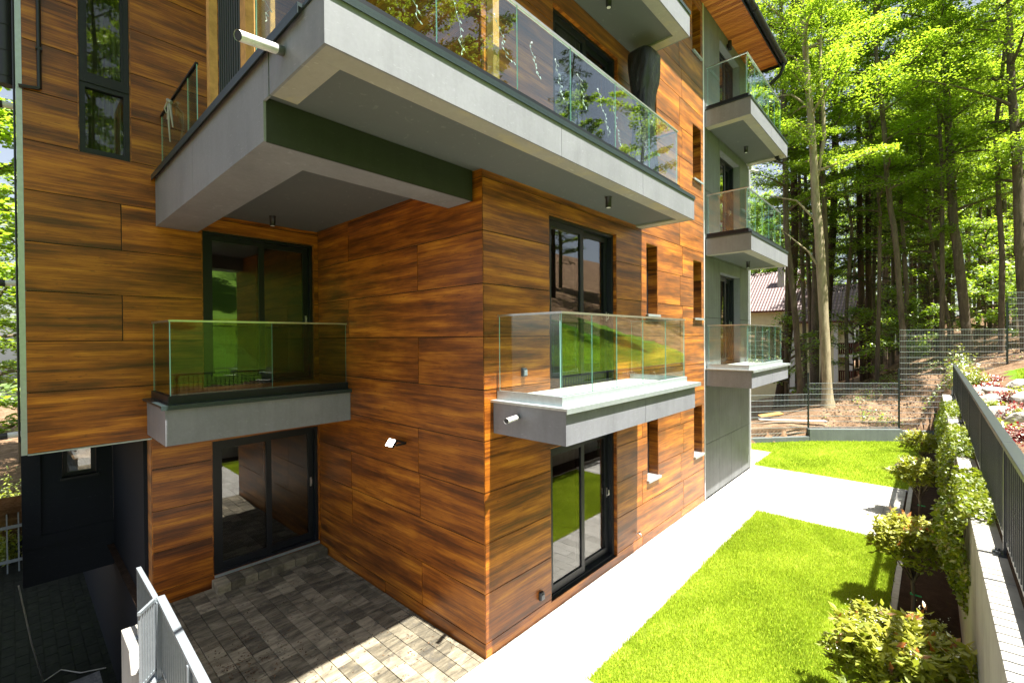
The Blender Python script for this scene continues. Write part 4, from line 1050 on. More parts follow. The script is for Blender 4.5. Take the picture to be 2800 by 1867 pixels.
b = MB(); b.bar((-5.0, 19.6, .62), (-3.0, 20.9, .60), .16, .03); tag(b.build('timber_plank', M['trim'], at=(-4, 20.2, .5)), 'pale plank lying behind the low concrete wall by the grey bay', 'plank')
b = MB(); b.bar((-5.2, 20.5, .60), (-4.5, 20.9, .75), .5, .04); tag(b.build('board', M['timber'], at=(-4.9, 20.7, .5)), 'tilted brown board on the dirt behind the fence by the grey bay', 'board')
for i, (x, y, r, h, lab) in enumerate(((-20.2, -.35, .5, 1.0, 'yellow-green shrub behind the picket fence at the far left edge'), (-22.5, -.1, .9, 2.0, 'taller yellow-green shrub beyond the picket fence at the far left edge'), (-25, -.9, 1.2, 1.6, 'broad yellow-green shrub farthest back at the left edge'))):
    bush('shrub', (x, y, -2.62), r, h, 1600, 'limeleaf', 120+i, lab, 'shrub', 'shrubs below the left end of the building', .06, .14, .5)
# ---- low wall, wire fence
t = thing('kerb_wall', 'low board-marked concrete wall under the wire fence behind the far lawn', 'wall', (-2, 20.8, 0))
for (a, c, z, lab) in (((-3.4, 19.72), (-.9, 21.76), .45, 0), ((-.9, 21.76), (.35, 22.76), .40, 0), ((-6.5, 16.15), (-3.42, 19.70), .18, 0)):
    b = MB(); a_ = Vector(a); c_ = Vector(c); d = (c_-a_); b.obox((a_+c_)/2, d, d.length/2, .12, -.05, z); b.build('wall', M['concdark'], t, bevel=.012)
t = thing('wire_fence', 'anthracite wire mesh fence climbing the slope before the forest', 'fence', (-1, 21.8, 0))
FP = [(-6.4, 16.30, .15, 2.0), (-3.4, 19.80, .3, 2.49), (-.93, 21.80, .3, 2.64), (1.93, 24.0, 2.2, 5.0), (4.8, 26.2, 3.2, 6.4), (7.6, 28.3, 4.1, 7.3)]
for (x, y, z0, z1) in FP:
    p = MB(); p.box(x-.03, x+.03, y-.02, y+.02, z0, z1); p.build('post', M['fence'], t)
PZ = [(.15, 1.72), (.48, 2.12), (.40, 4.05), (2.35, 5.35), (3.3, 6.1)]
for k in range(len(FP)-1):
    a, c = Vector(FP[k][:2]), Vector(FP[k+1][:2]); d = (c-a).normalized(); L = (c-a).length; z0, z1 = PZ[k]; w = MB()
    if k == 2: z0 = .45
    n = int((z1-z0)/.2)
    for j in range(n+1):
        z = z1-.02-j*.2; m = (a+c)/2; w.obox(m, d, L/2-.03, .012, z-.007, z+.007)
    for j in range(int(L/.055)):
        p = a+d*(.03+j*.055); w.obox(p, d, .0016, .0016, z0, z1)
    w.build('mesh_panel', M['fencewire'], t)

# ================================================================== TREES
rng = np.random.default_rng(5)
def crown_beech(seed, z0, z1, Rm_, nb, n, lsz, lean=0.0):
    """layered sprays along rising boughs; returns leaf points and bough paths (about x=y=0)"""
    r = np.random.default_rng(seed); pts = []; paths = []
    for k in range(nb):
        s = (k+.5)/nb; z = z0+(z1-z0)*s*.93; prof = (.35+.65*math.sin(math.pi*min(1, .18+s*.78)))
        L = Rm_*prof*r.uniform(.7, 1.15); a = k*2.4+r.uniform(-.5, .5); e = r.uniform(.12, .55)+.35*s
        d = np.array([math.cos(a)*math.cos(e), math.sin(a)*math.cos(e), math.sin(e)])
        ts = np.linspace(0, 1, 5); bend = np.array([r.normal(0, .15), r.normal(0, .15), -.14])*L
        pa = [(np.array([0, 0, z])+d*L*t+bend*t*t) for t in ts]; paths.append(pa)
        m = int(1.45*n/nb*(.5+prof)); t = r.uniform(.22, 1.05, m)
        P = np.array([0, 0, z])+d*L*t[:, None]+bend*(t*t)[:, None]
        side = np.array([-math.sin(a), math.cos(a), 0]); sp = (.16+.34*np.sin(np.pi*np.clip(t, 0, 1)))*L*.62
        # sub-twigs: leaves gather on a few fronds
        nf = 9; fr = r.integers(0, nf, m); ft = (fr+.5)/nf*2-1
        P += side*(ft*sp + r.normal(0, .10, m))[:, None] + np.stack([r.normal(0, .08, m), r.normal(0, .08, m), r.normal(0, .055, m)-.10*np.abs(ft)*sp], 1)
        P += (r.random((nf, 3))[fr]-.5)*np.array([.25, .25, .28])
        pts.append(P)
    return np.concatenate(pts), paths
def build_beech(name, label, trunk, crown_seed, z0, z1, Rm_, nb, n, lsz, bark, group=None, cat='tree', base=None):
    """trunk = [(x,y,z,r)...] in world space"""
    global rng
    rng = np.random.default_rng(crown_seed)
    bx, by, bz = base or trunk[0][:3]
    t = thing(name, label, cat, (bx, by, bz), group)
    P, paths = crown_beech(crown_seed, z0, z1, Rm_, nb, n, lsz)
    zz = [p[2] for p in trunk]; ax = lambda z: np.array([np.interp(z, zz, [p[0] for p in trunk]), np.interp(z, zz, [p[1] for p in trunk])])
    b = MB(); pts = [Vector(p[:3]) for p in trunk]; rs = [p[3] for p in trunk]
    # refine path
    fp, fr = [], []
    for i in range(len(pts)-1):
        for s in (0, .5): fp.append(pts[i].lerp(pts[i+1], s)); fr.append(rs[i]*(1-s)+rs[i+1]*s)
    fp.append(pts[-1]); fr.append(rs[-1])
    last = fp[-1]; topz = z1+ (0)
    if topz > last.z: fp.append(Vector((last.x, last.y, topz))); fr.append(.02)
    b.tube(fp, fr, 12, caps=False, wob=.07)
    for pa in paths:
        o = ax(pa[0][2]); q = [Vector((p[0]+o[0], p[1]+o[1], p[2])) for p in pa]
        r0 = .20*max(.12, np.interp(pa[0][2], zz, rs))+.016
        b.tube(q, [r0*1.6, r0*1.15, r0*.85, r0*.55, r0*.25], 5, caps=False)
    b.build('trunk', M[bark], t)
    o = np.stack([np.interp(P[:, 2], zz, [p[0] for p in trunk]), np.interp(P[:, 2], zz, [p[1] for p in trunk]), 0*P[:, 2]], 1)
    V, F = leaf_quads(P+o, .30, lsz*.8, lsz*1.45, .66)
    np_mesh('crown', V, F, rng.random(len(F)), M['leaf'], t)
    KIDS[t.name] = kids(t)
    return t
def build_spruce(name, label, trunk, seed, z0, z1, Rm_, n, group=None, dens=1.0):
    global rng
    rng = np.random.default_rng(seed); r = np.random.default_rng(seed)
    t = thing(name, label, 'tree', trunk[0][:3], group)
    zz = [p[2] for p in trunk]; b = MB(); b.tube([p[:3] for p in trunk], [p[3] for p in trunk], 10, caps=False, wob=.08)
    top = Vector(trunk[-1][:3]); 
    if z1 > top.z: b.tube([top, (top.x, top.y, z1)], [trunk[-1][3], .015], 8, caps=False)
    pts = []; dirs = []
    nb = int((z1-z0)*4.2*dens)
    for k in range(nb):
        s = (k+.5)/nb; z = z0+(z1-z0)*s; L = Rm_*(1-s)**.75*r.uniform(.65, 1.15)+.25; a = k*2.4+r.uniform(-.4, .4)
        d = np.array([math.cos(a), math.sin(a), 0]); ox, oy = np.interp(z, zz, [p[0] for p in trunk]), np.interp(z, zz, [p[1] for p in trunk])
        P = [np.array([ox, oy, z])+d*L*u+np.array([0, 0, (-.30*u+.18*u*u)*L]) for u in (0, .4, .75, 1)]
        b.tube([tuple(p) for p in P], [.022, .015, .01, .004], 4, caps=False)
        m = int(n/nb*(.3+L/Rm_)); u = r.uniform(.12, 1.02, m); side = np.array([-d[1], d[0], 0])
        sp = .34*L*(1-u*.75)*r.uniform(-1, 1, m)
        Q = np.array([ox, oy, z])+d*(L*u)[:, None]+side*sp[:, None]+np.stack([0*u, 0*u, (-.30*u+.18*u*u)*L-.22*np.abs(sp)-r.random(m)*.10], 1)
        pts.append(Q); dirs.append(np.tile(d, (m, 1))+side*np.sign(sp)[:, None]*.8+np.array([0, 0, -.35]))
    b.build('trunk', M['bark_dark'], t)
    Q = np.concatenate(pts); D = np.concatenate(dirs)+r.normal(0, .25, (len(Q), 3)); D /= np.linalg.norm(D, axis=1)[:, None]
    l = r.uniform(.14, .30, len(Q))[:, None]; sd = np.cross(D, [0, 0, 1.0]); sd /= np.linalg.norm(sd, axis=1)[:, None]; w = l*.14
    V = np.stack([Q, Q+D*l*.5+sd*w, Q+D*l, Q+D*l*.5-sd*w], 1).reshape(-1, 3); i = np.arange(len(Q))*4
    np_mesh('crown', V, np.stack([i, i+1, i+2, i+3], 1), r.random(len(Q)), M['needle'], t)
    KIDS[t.name] = kids(t)
    return t
TR = {
'beech':[(-3.24,23.0,.55,.42),(-3.24,23.0,.85,.30),(-3.26,23.0,1.25,.215),(-3.29,23.0,2.0,.175),(-3.34,23.0,3.51,.178),(-3.43,23.0,5.64,.178),(-3.56,23.0,8.39,.172),(-3.66,23.0,9.43,.158),(-3.76,23.0,11.9,.135),(-3.88,23.0,13.77,.123),(-4.04,23.0,16.29,.11),(-4.16,23.0,18.19,.093)],
'T0':[(-4.56,25.0,0.2,0.143),(-4.65,25.0,2.12,0.12),(-4.79,25.0,4.57,0.128),(-5.03,25.0,7.26,0.124),(-5.17,25.0,9.0,0.117),(-5.22,25.0,12.92,0.112),(-5.26,25.0,15.69,0.104),(-5.33,25.0,17.78,0.09),(-5.37,25.0,19.86,0.076)],
'Tb':[(-6.2,28.0,-.2,0.29),(-5.95,28.0,1.49,0.257),(-5.71,28.0,4.21,0.224),(-5.46,28.0,7.27,0.192),(-5.39,28.0,9.55,0.168),(-5.45,28.0,13.9,0.153),(-5.47,28.0,17.71,0.115),(-5.47,28.0,19.99,0.076)],
'T2':[(-5.08,29.0,0.1,0.102),(-5.17,29.0,4.99,0.094),(-5.31,29.0,9.71,0.086),(-5.37,29.0,12.61,0.079),(-5.46,29.0,17.34,0.063),(-5.52,29.0,20.5,0.047)],
'T3':[(-4.86,30.0,.4,0.24),(-4.82,30.0,4.21,0.192),(-4.74,30.0,9.79,0.175),(-4.66,30.0,14.28,0.167),(-4.61,30.0,17.42,0.135),(-4.62,30.0,20.58,0.095)],
'T3b':[(-4.86,33.0,.6,0.22),(-4.64,33.0,5.96,0.199),(-4.38,33.0,10.24,0.18),(-4.32,33.0,13.38,0.163),(-4.26,33.0,17.63,0.128),(-4.22,33.0,21.01,0.085)],
'T3c':[(-3.8,26.0,.8,0.1),(-3.76,26.0,2.78,0.092),(-3.71,26.0,6.2,0.096),(-3.76,26.0,8.94,0.102),(-3.82,26.0,10.78,0.106),(-3.9,26.0,12.16,0.103),(-3.92,26.0,14.9,0.082)],
'T4a':[(-2.77,31.0,1.0,0.18),(-2.84,31.0,4.96,0.148),(-2.94,31.0,9.66,0.133),(-2.96,31.0,12.53,0.117),(-3.0,31.0,16.44,0.094),(-3.03,31.0,19.56,0.055)],
'T4b':[(-2.57,31.5,1.0,0.18),(-2.61,31.5,5.76,0.142),(-2.62,31.5,9.69,0.126),(-2.62,31.5,13.36,0.11),(-2.61,31.5,17.27,0.078),(-2.61,31.5,19.61,0.047)],
'T5':[(-0.95,26.0,1.6,0.13),(-0.96,26.0,1.95,0.113),(-0.98,26.0,3.79,0.106),(-1.08,26.0,5.67,0.1),(-1.19,26.0,7.56,0.101),(-1.27,26.0,8.52,0.101),(-1.38,26.0,9.29,0.101),(-1.51,26.0,10.89,0.095),(-1.6,26.0,12.82,0.089),(-1.74,26.0,14.64,0.077),(-1.86,26.0,16.09,0.071),(-1.9,26.0,17.7,0.051),(-1.92,26.0,18.67,0.042)],
'T6':[(-0.39,36.0,2.6,0.177),(-0.51,36.0,6.3,0.161),(-0.57,36.0,8.85,0.144),(-0.54,36.0,12,0.12)],
'T6b':[(-0.34,34.0,2.4,0.09),(-0.3,34.0,7.35,0.096),(0.1,34.0,9.65,0.12),(0.22,34.0,11.74,0.125),(0.28,34.0,14.07,0.109),(0.28,34.0,15.62,0.094),(0.31,34.0,18.72,0.062)],
'T7':[(0.17,34.0,2.7,0.165),(0.16,34.0,6.51,0.149),(0.13,34.0,9.66,0.134),(0.11,34.0,12.55,0.094),(0.05,34.0,14.92,0.071)],
'T8':[(0.61,29.0,2.4,0.085),(0.61,29.0,3.17,0.079),(0.5,29.0,4.43,0.073),(0.28,29.0,6.11,0.073),(0.04,29.0,7.14,0.067),(-0.11,29.0,8.84,0.061),(-0.28,29.0,10.69,0.047),(-0.51,29.0,12.78,0.034)],
'T9':[(1.16,28.0,2.5,0.23),(1.14,28.0,2.95,0.182),(1.03,28.0,4.08,0.165),(0.9,28.0,5.98,0.17),(0.74,28.0,7.89,0.165),(0.65,28.0,8.54,0.159),(0.56,28.0,10.9,0.147),(0.49,28.0,12.83,0.128),(0.42,28.0,14.76,0.115),(0.33,28.0,16.7,0.096),(0.3,28.0,18.63,0.07)],
'T10':[(2.38,38.0,3.6,0.117),(2.35,38.0,7.48,0.108),(2.32,38.0,14.69,0.091),(2.2,38.0,18.05,0.058)],
'T10b':[(2.84,40.0,3.7,0.148),(2.78,40.0,7.64,0.13),(2.92,40.0,13.4,0.104),(2.92,40.0,16.85,0.078)],
'T10c':[(2.93,37.0,3.6,0.144),(2.88,37.0,7.32,0.128),(2.81,37.0,13.45,0.112),(2.7,37.0,16.67,0.088),(2.59,37.0,20.7,0.064)],
'T11':[(2.69,26.5,2.6,0.22),(2.67,26.5,2.95,0.185),(2.56,26.5,5.16,0.168),(2.46,26.5,7.42,0.158),(2.44,26.5,8.93,0.158),(2.37,26.5,11.19,0.141),(2.25,26.5,13.2,0.124),(2.2,26.5,14.91,0.108),(2.17,26.5,16.9,0.091)],
'T12':[(0.54,33.0,2.6,0.053),(0.65,33.0,7.9,0.053),(0.87,33.0,12.11,0.045),(0.92,33.0,15.8,0.034)],
'T13':[(-2.63,40.0,1.0,0.118),(-2.71,40.0,6.23,0.109),(-2.74,40.0,11.17,0.099),(-2.7,40.0,15.76,0.069)],
'T14':[(-1.1,44.0,2.6,0.115),(-1.21,44.0,8.46,0.105),(-1.21,44.0,15.44,0.084),(-1.29,44.0,18.59,0.063)],
'T15':[(-1.77,42.0,2.2,0.152),(-1.89,42.0,8.32,0.142),(-1.73,42.0,14.55,0.121),(-1.76,42.0,17.58,0.081)],
'T16':[(-5.03,30.6,.2,0.121),(-5.19,30.6,6.64,0.113),(-5.32,30.6,9.88,0.097),(-5.38,30.6,13.68,0.073)],
}
NEAR = [  # key, kind, crown z0, z1, radius, boughs, leaves, label
('beech', 'p', 10.5, 24, 3.2, 26, 9000, 'thick pale beech with flared foot just behind the fence, nearest of the forest'),
('T0', 'b', 9.5, 24, 2.8, 24, 8000, 'slim lichen-spotted beech left of the thick pale beech'),
('Tb', 's', 7.5, 24, 2.4, 0, 7000, 'stout dark spruce trunk leaning behind the slim beech by the grey bay'),
('T2', 'b', 9, 23, 2.4, 20, 6000, 'thin straight trunk between the slim beech and the thick pale beech'),
('T3', 'b', 8, 24, 3.0, 24, 8000, 'dark straight beech directly behind the left edge of the pale beech'),
('T3b', 's', 7, 25, 2.6, 0, 7500, 'dark spruce trunk rising just right of the thick pale beech'),
('T3c', 'b', 10, 21, 2.6, 20, 6000, 'grey beech half hidden behind the thick pale beech'),
('T4a', 's', 6.6, 23, 2.9, 0, 9000, 'left one of the two dark spruces standing close together'),
('T4b', 's', 8.0, 23, 2.9, 0, 9000, 'right one of the two dark spruces standing close together'),
('T5', 'b', 10, 22, 3.2, 26, 9000, 'sinuous grey beech standing alone behind the middle fence panel'),
('T6', 'b', 8, 22, 3.0, 24, 7500, 'dark beech trunk right of the sinuous beech'),
('T6b', 'b', 9, 23, 3.0, 22, 7000, 'pale-lit bent beech behind the dark trunk in the middle of the forest'),
('T7', 'b', 8, 21, 3.0, 24, 7500, 'dark upright beech left of the crooked thin stem'),
('T8', 'b', 7, 16, 2.4, 18, 5000, 'crooked thin stem leaning left before the big grey beech'),
('T9', 'b', 9, 24, 3.6, 28, 10000, 'big grey beech with white lichen behind the upper fence panel'),
('T10', 'b', 7, 22, 3.0, 22, 7000, 'thin dark trunk between the two big grey beeches, leftmost of three'),
('T10b', 'b', 7, 23, 3.0, 22, 7000, 'middle dark trunk of three between the two big grey beeches'),
('T10c', 'b', 8, 24, 3.2, 24, 7500, 'rightmost dark trunk of three between the two big grey beeches'),
('T11', 'b', 9, 24, 3.6, 28, 10000, 'mottled grey beech at the right edge behind the tallest fence post'),
('T12', 'b', 6, 18, 2.0, 16, 4000, 'very thin sapling stem beside the big grey beech'),
('T13', 'b', 9, 20, 2.8, 22, 2600, 'slender trunk just right of the two dark spruces'),
('T14', 'b', 9, 22, 3.0, 22, 2600, 'slender far trunk right of the sinuous beech'),
('T15', 'b', 9, 22, 3.0, 22, 2600, 'dark far trunk behind the sinuous beech'),
('T16', 'b', 7, 18, 2.2, 18, 5000, 'dark young beech between the thin trunk and the pale beech'),
]
built = {}
for i, (k, kind, z0, z1, rm, nb, n, lab) in enumerate(NEAR):
    if kind == 's': o = build_spruce('spruce_tree', lab, TR[k], 200+i, z0, z1, rm, n)
    else: o = build_beech('beech_tree', lab, TR[k], 100+i, z0, z1, rm, nb, int(n*1.7), .085, 'bark_pale' if kind == 'p' else 'bark')
    built[k] = o
b = MB(); fk = [(-3.72,23.06,10.0,.09),(-3.68,23.15,10.39,.085),(-3.55,23.2,11.09,.075),(-3.39,23.2,12.14,.07),(-3.42,23.2,13.36,.066),(-3.52,23.2,14.91,.055),(-3.5,23.2,16.43,.043),(-3.43,23.2,17.91,.036),(-3.4,23.2,20,.015)]
b.tube([p[:3] for p in fk], [p[3] for p in fk], 9, caps=False)
for (a, m, e) in (((-3.35, 23, 6.3), (-3.9, 22.8, 7.4), (-5.0, 22.6, 8.6)), ((-3.6, 23, 8.6), (-4.3, 22.7, 9.6), (-5.4, 22.4, 10.0)), ((-3.85, 23, 13.5), (-4.5, 22.8, 14.2), (-5.6, 22.5, 14.4)), ((-4.0, 23, 16.5), (-4.6, 22.8, 17.3), (-5.5, 22.5, 17.6)), ((-3.9, 23, 14.5), (-4.4, 22.8, 15.8), (-5.2, 22.5, 16.1))):
    b.tube([a, m, e], [.05, .035, .012], 6, caps=False)
b.build('limb', M['bark_pale'], built['beech'])

# repeats: whole trees copied deeper into the wood and up the slope beside the garden
def generic(seed, kind, h):
    r = random.Random(seed)
    tr = [(0, 0, -.6, .2), (r.uniform(-.1, .1), r.uniform(-.1, .1), 4, .165), (r.uniform(-.25, .25), r.uniform(-.2, .2), 9, .14), (r.uniform(-.35, .35), r.uniform(-.3, .3), 14, .10), (r.uniform(-.4, .4), r.uniform(-.3, .3), h-4, .05)]
    if kind == 's': return build_spruce('spruce_tree', 'x', tr, seed, 3.0, h, 2.9, 9000)
    return build_beech('beech_tree', 'x', tr, seed, 3.0 if kind == 'l' else 6.0, h, 3.6, 30, 6000, .19, 'bark', base=(0, 0, 0))
def slender(seed, h):
    r = random.Random(seed)
    tr = [(0, 0, -.6, .105), (r.uniform(-.15, .15), 0, 4, .088), (r.uniform(-.4, .4), r.uniform(-.2, .2), 9, .07), (r.uniform(-.7, .7), r.uniform(-.3, .3), 14, .05), (r.uniform(-.8, .8), 0, h-2, .02)]
    return build_beech('beech_tree', 'x', tr, seed, 7.0, h, 1.8, 22, 1700, .12, 'bark', base=(0, 0, 0))
protos = {'t': [slender(330+i, 18+i*2) for i in range(3)], 'b': [generic(300+i, 'b', 21+i) for i in range(3)], 'l': [generic(310+i, 'l', 17+2*i) for i in range(2)], 's': [generic(320, 's', 22)]}
LABF = {'b': 'tall beech standing deep in the wood among many alike', 'l': 'leafy low-branched beech deep in the wood', 's': 'dark spruce standing deep in the wood', 't': 'slender beech stem among the many thin trunks of the wood'}
LABS = {'b': 'tall beech on the slope above the upper garden, seen mirrored in the glass', 'l': 'leafy beech on the slope above the upper garden, seen mirrored in the glass', 's': 'dark spruce on the slope above the upper garden, seen mirrored in the glass'}
LABW = {'b': 'tall beech beyond the left end of the building', 'l': 'leafy beech beyond the left end of the building', 's': 'dark spruce beyond the left end of the building'}
used = set(); rr = random.Random(77)
def place(kind, x, y, z, labs, group, sc=None):
    p = rr.choice(protos[kind]); sc = sc or rr.uniform(.85, 1.15); rz_ = rr.uniform(0, 6.28)
    if p.name not in used:
        used.add(p.name); p.location = (x, y, z); p.rotation_euler = (0, 0, rz_); p.scale = (sc,)*3; p['label'] = labs[kind]; p['group'] = group
    else: copy_tree(p, (x, y, z), rz_, sc, labs[kind], group)
spots = []
for y in np.arange(38, 84, 4.6):
    xa, xb = -.36*y, .13*y; n = max(3, int((xb-xa)/5.0))
    for k in range(n):
        x = xa+(xb-xa)*(k+rr.random())/n; yy_ = y+rr.uniform(-1.4, 1.4)
        if -20 < x < -3.4 and 33 < yy_ < 53: continue
        if any((x-a)**2+(yy_-b_)**2 < 2.6 for a, b_ in spots): continue
        if 39 < yy_ < 52 and x < 3: continue
        spots.append((x, yy_))
ts = []
for k in range(900):
    y = rr.uniform(26.5, 62); x = rr.uniform(-.34*y, .11*y)
    if -20 < x < -3.4 and 33 < y < 53 or x < -6.5 and y < 34: continue
    if any((x-a)**2+(y-b_)**2 < 3.2 for a, b_ in spots+ts) or any((x-v[0][0])**2+(y-v[0][1])**2 < .8 for v in TR.values()): continue
    ts.append((x, y))
    if len(ts) > 52: break
for (x, y) in ts: place('t', x, y, hz(x, y)-.1, LABF, 'slender trunks in the wood')
for (x, y) in spots:
    kind = rr.choices('bls', (5, 4, 1.6))[0]
    place(kind, x, y, hz(x, y)-.1, LABF, 'trees deep in the wood')
for (x, y, k) in ((16, 3, 'b'), (18, 8, 'l'), (15.5, 12, 'b'), (17.5, 16, 'l'), (15, 20.5, 'b'), (14, 29, 's'), (19, 24, 'l'), (21, 13, 's'), (20, 19, 'b'), (13, 38, 'b'), (17, 34, 'l'), (23, 6, 'b'), (22, -2, 'l'), (25, 28, 'b')):
    place(k, x, y, hz(x, y)-.1, LABS, 'trees on the slope above the garden')
for (x, y, k) in ((-24, -.6, 'l'), (-29, 1.6, 'l'), (-27, -2.6, 'b'), (-36, .4, 'l'), (-45, -1.5, 'l'), (-33, -3.2, 's'), (-22, 3.5, 'l')):
    place(k, x, y, -2.7, LABW, 'trees beyond the left end of the building')

rng = np.random.default_rng(17)
nc = 520; cy_ = rng.uniform(74, 100, nc); cxx = cy_*rng.uniform(-.42, .16, nc); cz_ = rng.uniform(2, 30, nc)
P = np.repeat(np.stack([cxx, cy_, cz_], 1), 70, 0)+rng.normal(0, 1, (nc*70, 3))*np.array([1.6, 1.6, .45])
V, F = leaf_quads(P, .4, .22, .40, .66)
tag(np_mesh('far_woods', V, F, rng.random(len(F)), M['leaf']), 'far green treetops glimpsed through the wood', None, None, 'stuff')

# young saplings with leafy sprays at the wood's edge
def sapling(loc, h, seed, label):
    tr = [(loc[0], loc[1], loc[2]-.1, .03), (loc[0]+.05, loc[1], loc[2]+h*.5, .022), (loc[0]-.05, loc[1], loc[2]+h, .008)]
    build_beech('beech_sapling', label, tr, seed, loc[2]+h*.18, loc[2]+h, h*.34+.5, 12, 1500, .12, 'bark', 'saplings at the wood edge', 'sapling')
for i, (x, y, h, lab) in enumerate(((-1.9, 34, 4.5, 'beech sapling under the two dark spruces'), (-.2, 33, 5.5, 'beech sapling beneath the middle of the wood'), (1.9, 33, 6, 'beech sapling between the two big grey beeches'), (3.2, 32, 6, 'beech sapling near the right edge behind the fence'), (-.9, 29.5, 3.2, 'low beech sapling right beside the sinuous beech'), (1.7, 30.2, 3.6, 'low beech sapling just right of the big grey beech'), (3.0, 29, 3.4, 'low beech sapling left of the mottled beech at the right edge'), (.2, 37, 6.5, 'taller beech sapling between the dark upright trunks'), (2.4, 36, 5.5, 'beech sapling before the three dark trunks'), (-2.2, 37, 5, 'beech sapling far behind the sinuous beech'))):
    sapling((x, y, hz(x, y)), h, 500+i, lab)
sapling((-5.4, 26.5, hz(-5.4, 26.5)), 4.6, 540, 'beech sapling before the yellow house at the corner of the grey bay')
sapling((-3.1, 29.5, hz(-3.1, 29.5)), 4.2, 541, 'beech sapling screening the house balconies right of the thick pale beech')
rng = np.random.default_rng(8)
n = 9000; x = rng.uniform(-3.4, 4.5, n); y = rng.uniform(19.9, 31, n); ok = (y > yfence(x)+.15); x, y = x[ok], y[ok]; z = hill(x, y)+.012
V, F = leaf_quads(np.stack([x, y, z], 1), .25, .05, .12, .7)
N = NT('dry_leaf'); N.pbr(N.ramp(N.attr(), [(.1, (.05, .028, .014)), (.5, (.20, .12, .065)), (.85, (.40, .28, .18)), (1, (.12, .2, .02))]), .8, .2)
tag(np_mesh('leaf_litter', V, F, rng.random(len(F)), N.m), 'dry brown leaves covering the slope behind the wire fence', None, None, 'stuff')
n = 420; x = np.concatenate([rng.uniform(-7.9, -4.4, n), rng.normal(-5.9, .5, n)]); y = np.concatenate([rng.uniform(1.25, 3.75, n), rng.normal(1.9, .3, n)]); ok = (y < 3.78) & (y > 1.2); x, y = x[ok], y[ok]
V, F = leaf_quads(np.stack([x, y, np.full(len(x), .008)], 1), .15, .012, .04, .5)
tag(np_mesh('leaf_debris', V, F, rng.random(len(F))*.45, N.m), 'small dry leaf crumbs scattered on the shaded courtyard pavers', None, None, 'stuff')
n = 2600; x = rng.uniform(-2.5, 1.2, n); y = rng.uniform(22, 29, n); ok = (y > yfence(x)+.6) & (patchy(x, y, 1.4) > .55); x, y = x[ok], y[ok]
V, F = leaf_quads(np.stack([x, y, hill(x, y)+rng.uniform(.02, .12, len(x))], 1), .4, .06, .12, .6)
tag(np_mesh('ground_cover', V, F, rng.random(len(F)), M['leaf']), 'patches of green weeds on the brown slope', None, None, 'stuff')

# ================================================================== HOUSE IN THE WOOD
M['hwall'] = mat_plain('yellow_render', (.72, .67, .42), .9, 0, .2, .06, 3)
M['hwhite'] = mat_plain('white_render', (.82, .82, .80), .9)
M['hwood'] = mat_plain('brown_rail_timber', (.11, .035, .022), .6, 0, .3, .2)
N = NT('grey_brown_roof_tiles'); p = N.objco(); wv = N.n('ShaderNodeTexWave', wave_type='BANDS', bands_direction='X'); wv.inputs['Scale'].default_value = 1.35; N.l(p, wv.inputs['Vector'])
wy = N.n('ShaderNodeTexWave', wave_type='BANDS', bands_direction='Z', wave_profile='SAW'); wy.inputs['Scale'].default_value = 1.15; N.l(p, wy.inputs['Vector'])
N.pbr(N.ramp(N.math('MULTIPLY', wv.outputs[0], wy.outputs[0]), [(0, (.10, .065, .060)), (.6, (.24, .165, .155))]), .5, .4, normal=N.bump(N.math('ADD', wv.outputs[0], wy.outputs[0]), .6, .06)); M['htile'] = N.m
hs_ = thing('house', 'yellow house with brown tiled roofs and timber balconies behind the tree trunks', 'house', (-9, 44, 0))
b = MB(); b.box(-18.5, -9.0, 42.0, 51, -2.6, 6.1, 0); b.box(-9.0, -5.35, 42.6, 49.6, -2.6, 5.25, 0)
b.faces([(-5.35, 42.6, 5.25), (-5.35, 49.6, 5.25), (-5.35, 46.1, 7.7)], [(0, 1, 2)], 0)
b.box(-9.0, -8.2, 42.4, 42.6, -2.6, 5.2, 1); b.build('wall', [M['hwall'], M['hwhite']], hs_)
def gable(x0, x1, y0, y1, ze, zr, ov=.7, name='roof'):
    b = MB(); ym = (y0+y1)/2; sl = (zr-ze)/(ym-y0); th = .14
    for s in (-1, 1):
        ye = (y0-ov) if s < 0 else (y1+ov); zz_ = ze-ov*sl
        V = [(x0, ye, zz_), (x1, ye, zz_), (x1, ym, zr), (x0, ym, zr)]; V += [(a, c, d-th) for a, c, d in V]
        b.faces(V, [(0,1,2,3),(7,6,5,4)], 0); b.faces(V, [(0,4,5,1),(1,5,6,2),(2,6,7,3),(3,7,4,0)], 1)
    return b.build(name, [M['htile'], M['hwood']], hs_)
r1 = gable(-19.2, -8.4, 42.0, 51.0, 6.4, 9.6); gable(-9.2, -4.35, 42.6, 49.6, 5.45, 8.0)
b = MB(); b.box(-9.8, -9.3, 44.2, 44.9, 6.5, 10.2); b.build('chimney', M['kerb'], r1)
for (x, z) in ((-12.9, 4.2), (-16, 4.2), (-12.9, 1.2), (-8.0, 2.2), (-8.0, -.4)):
    y = 42.0 if x < -9 else 42.6
    w = MB(); 
    for (a, c, d, e) in subtract((x-.55, x+.55, z-.1, z+1.35), [(x-.47, x+.47, z-.02, z+1.27)]): w.box(a, c, y-.05, y+.03, d, e)
    w = w.build('window', M['hwood'], hs_); p = MB(); p.box(x-.47, x+.47, y-.02, y-.006, z-.02, z+1.27); p.build('pane', M['pane'], w)
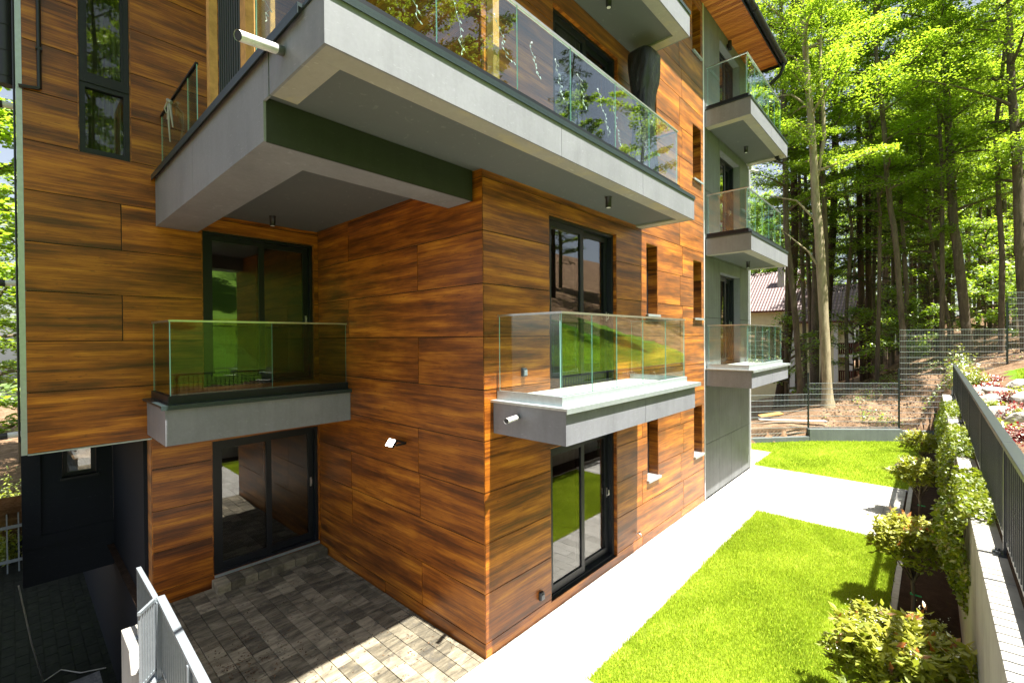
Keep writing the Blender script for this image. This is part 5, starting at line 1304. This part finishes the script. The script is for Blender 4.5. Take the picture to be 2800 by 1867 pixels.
for z in (4.45, 2.35, .25):
    b = MB(); b.box(-5.35, -4.35, 42.7, 49, z-.16, z, 0); bal = b.build('balcony', M['hwhite'], hs_)
    r = MB(); r.box(-5.35, -4.37, 42.70, 42.76, z+.86, z+.93); r.box(-4.43, -4.37, 42.77, 49, z+.86, z+.93); r.box(-5.35, -4.37, 42.70, 42.76, z+.10, z+.17); r.box(-4.43, -4.37, 42.77, 49, z+.10, z+.17)
    for k in range(8): r.box(-5.34+k*.125, -5.255+k*.125, 42.715, 42.745, z+.171, z+.859)
    for k in range(48): r.box(-4.415, -4.385, 42.79+k*.13, 42.88+k*.13, z+.171, z+.859)
    r.build('timber_rail', M['hwood'], bal)
b = MB(); b.box(-5.62, -5.36, 42.42, 42.598, -2.6, 5.0); b.build('corner_pillar', M['hwhite'], hs_)
b = MB(); b.box(-4.75, -4.47, 42.8, 43.05, -2.6, 4.28); b.build('pillar', M['hwhite'], hs_)
b = MB(); b.box(-9.0, -5.63, 42.55, 42.599, .02, .20); b.build('storey_band', M['hwood'], hs_)

# ================================================================== LIGHT
el, az = rad(68.2), rad(3)          # sun stands over +x, a little towards +y
sd = Vector((math.cos(el)*math.cos(az), math.cos(el)*math.sin(az), math.sin(el)))
sun = bpy.data.objects.new('sun', bpy.data.lights.new('sun', 'SUN')); COL.objects.link(sun)
sun.rotation_euler = sd.to_track_quat('Z', 'Y').to_euler(); sun.data.energy = 5.0; sun.data.angle = rad(.55); sun.data.color = (1, .955, .88)
wd = bpy.data.worlds.new('World'); S.world = wd; wd.use_nodes = True; nt = wd.node_tree
bg = nt.nodes['Background']; sky = nt.nodes.new('ShaderNodeTexSky'); sky.sky_type = 'NISHITA'; sky.sun_disc = False
sky.sun_elevation = el; sky.sun_rotation = math.pi/2-az; sky.dust_density = 1.5; sky.ozone_density = 1.0
hs = nt.nodes.new('ShaderNodeHueSaturation'); hs.inputs['Saturation'].default_value = .55; nt.links.new(sky.outputs[0], hs.inputs['Color'])
nt.links.new(hs.outputs[0], bg.inputs[0]); bg.inputs[1].default_value = .052
S.view_settings.view_transform = 'Standard'; S.view_settings.look = 'None'; S.view_settings.gamma = 1; S.view_settings.exposure = 2.03
S.render.engine = 'CYCLES'
S.cycles.max_bounces = 10; S.cycles.transparent_max_bounces = 24; S.cycles.glossy_bounces = 5; S.cycles.transmission_bounces = 6; S.cycles.diffuse_bounces = 5
S.cycles.use_denoising = True
S.cycles.sample_clamp_indirect = 6
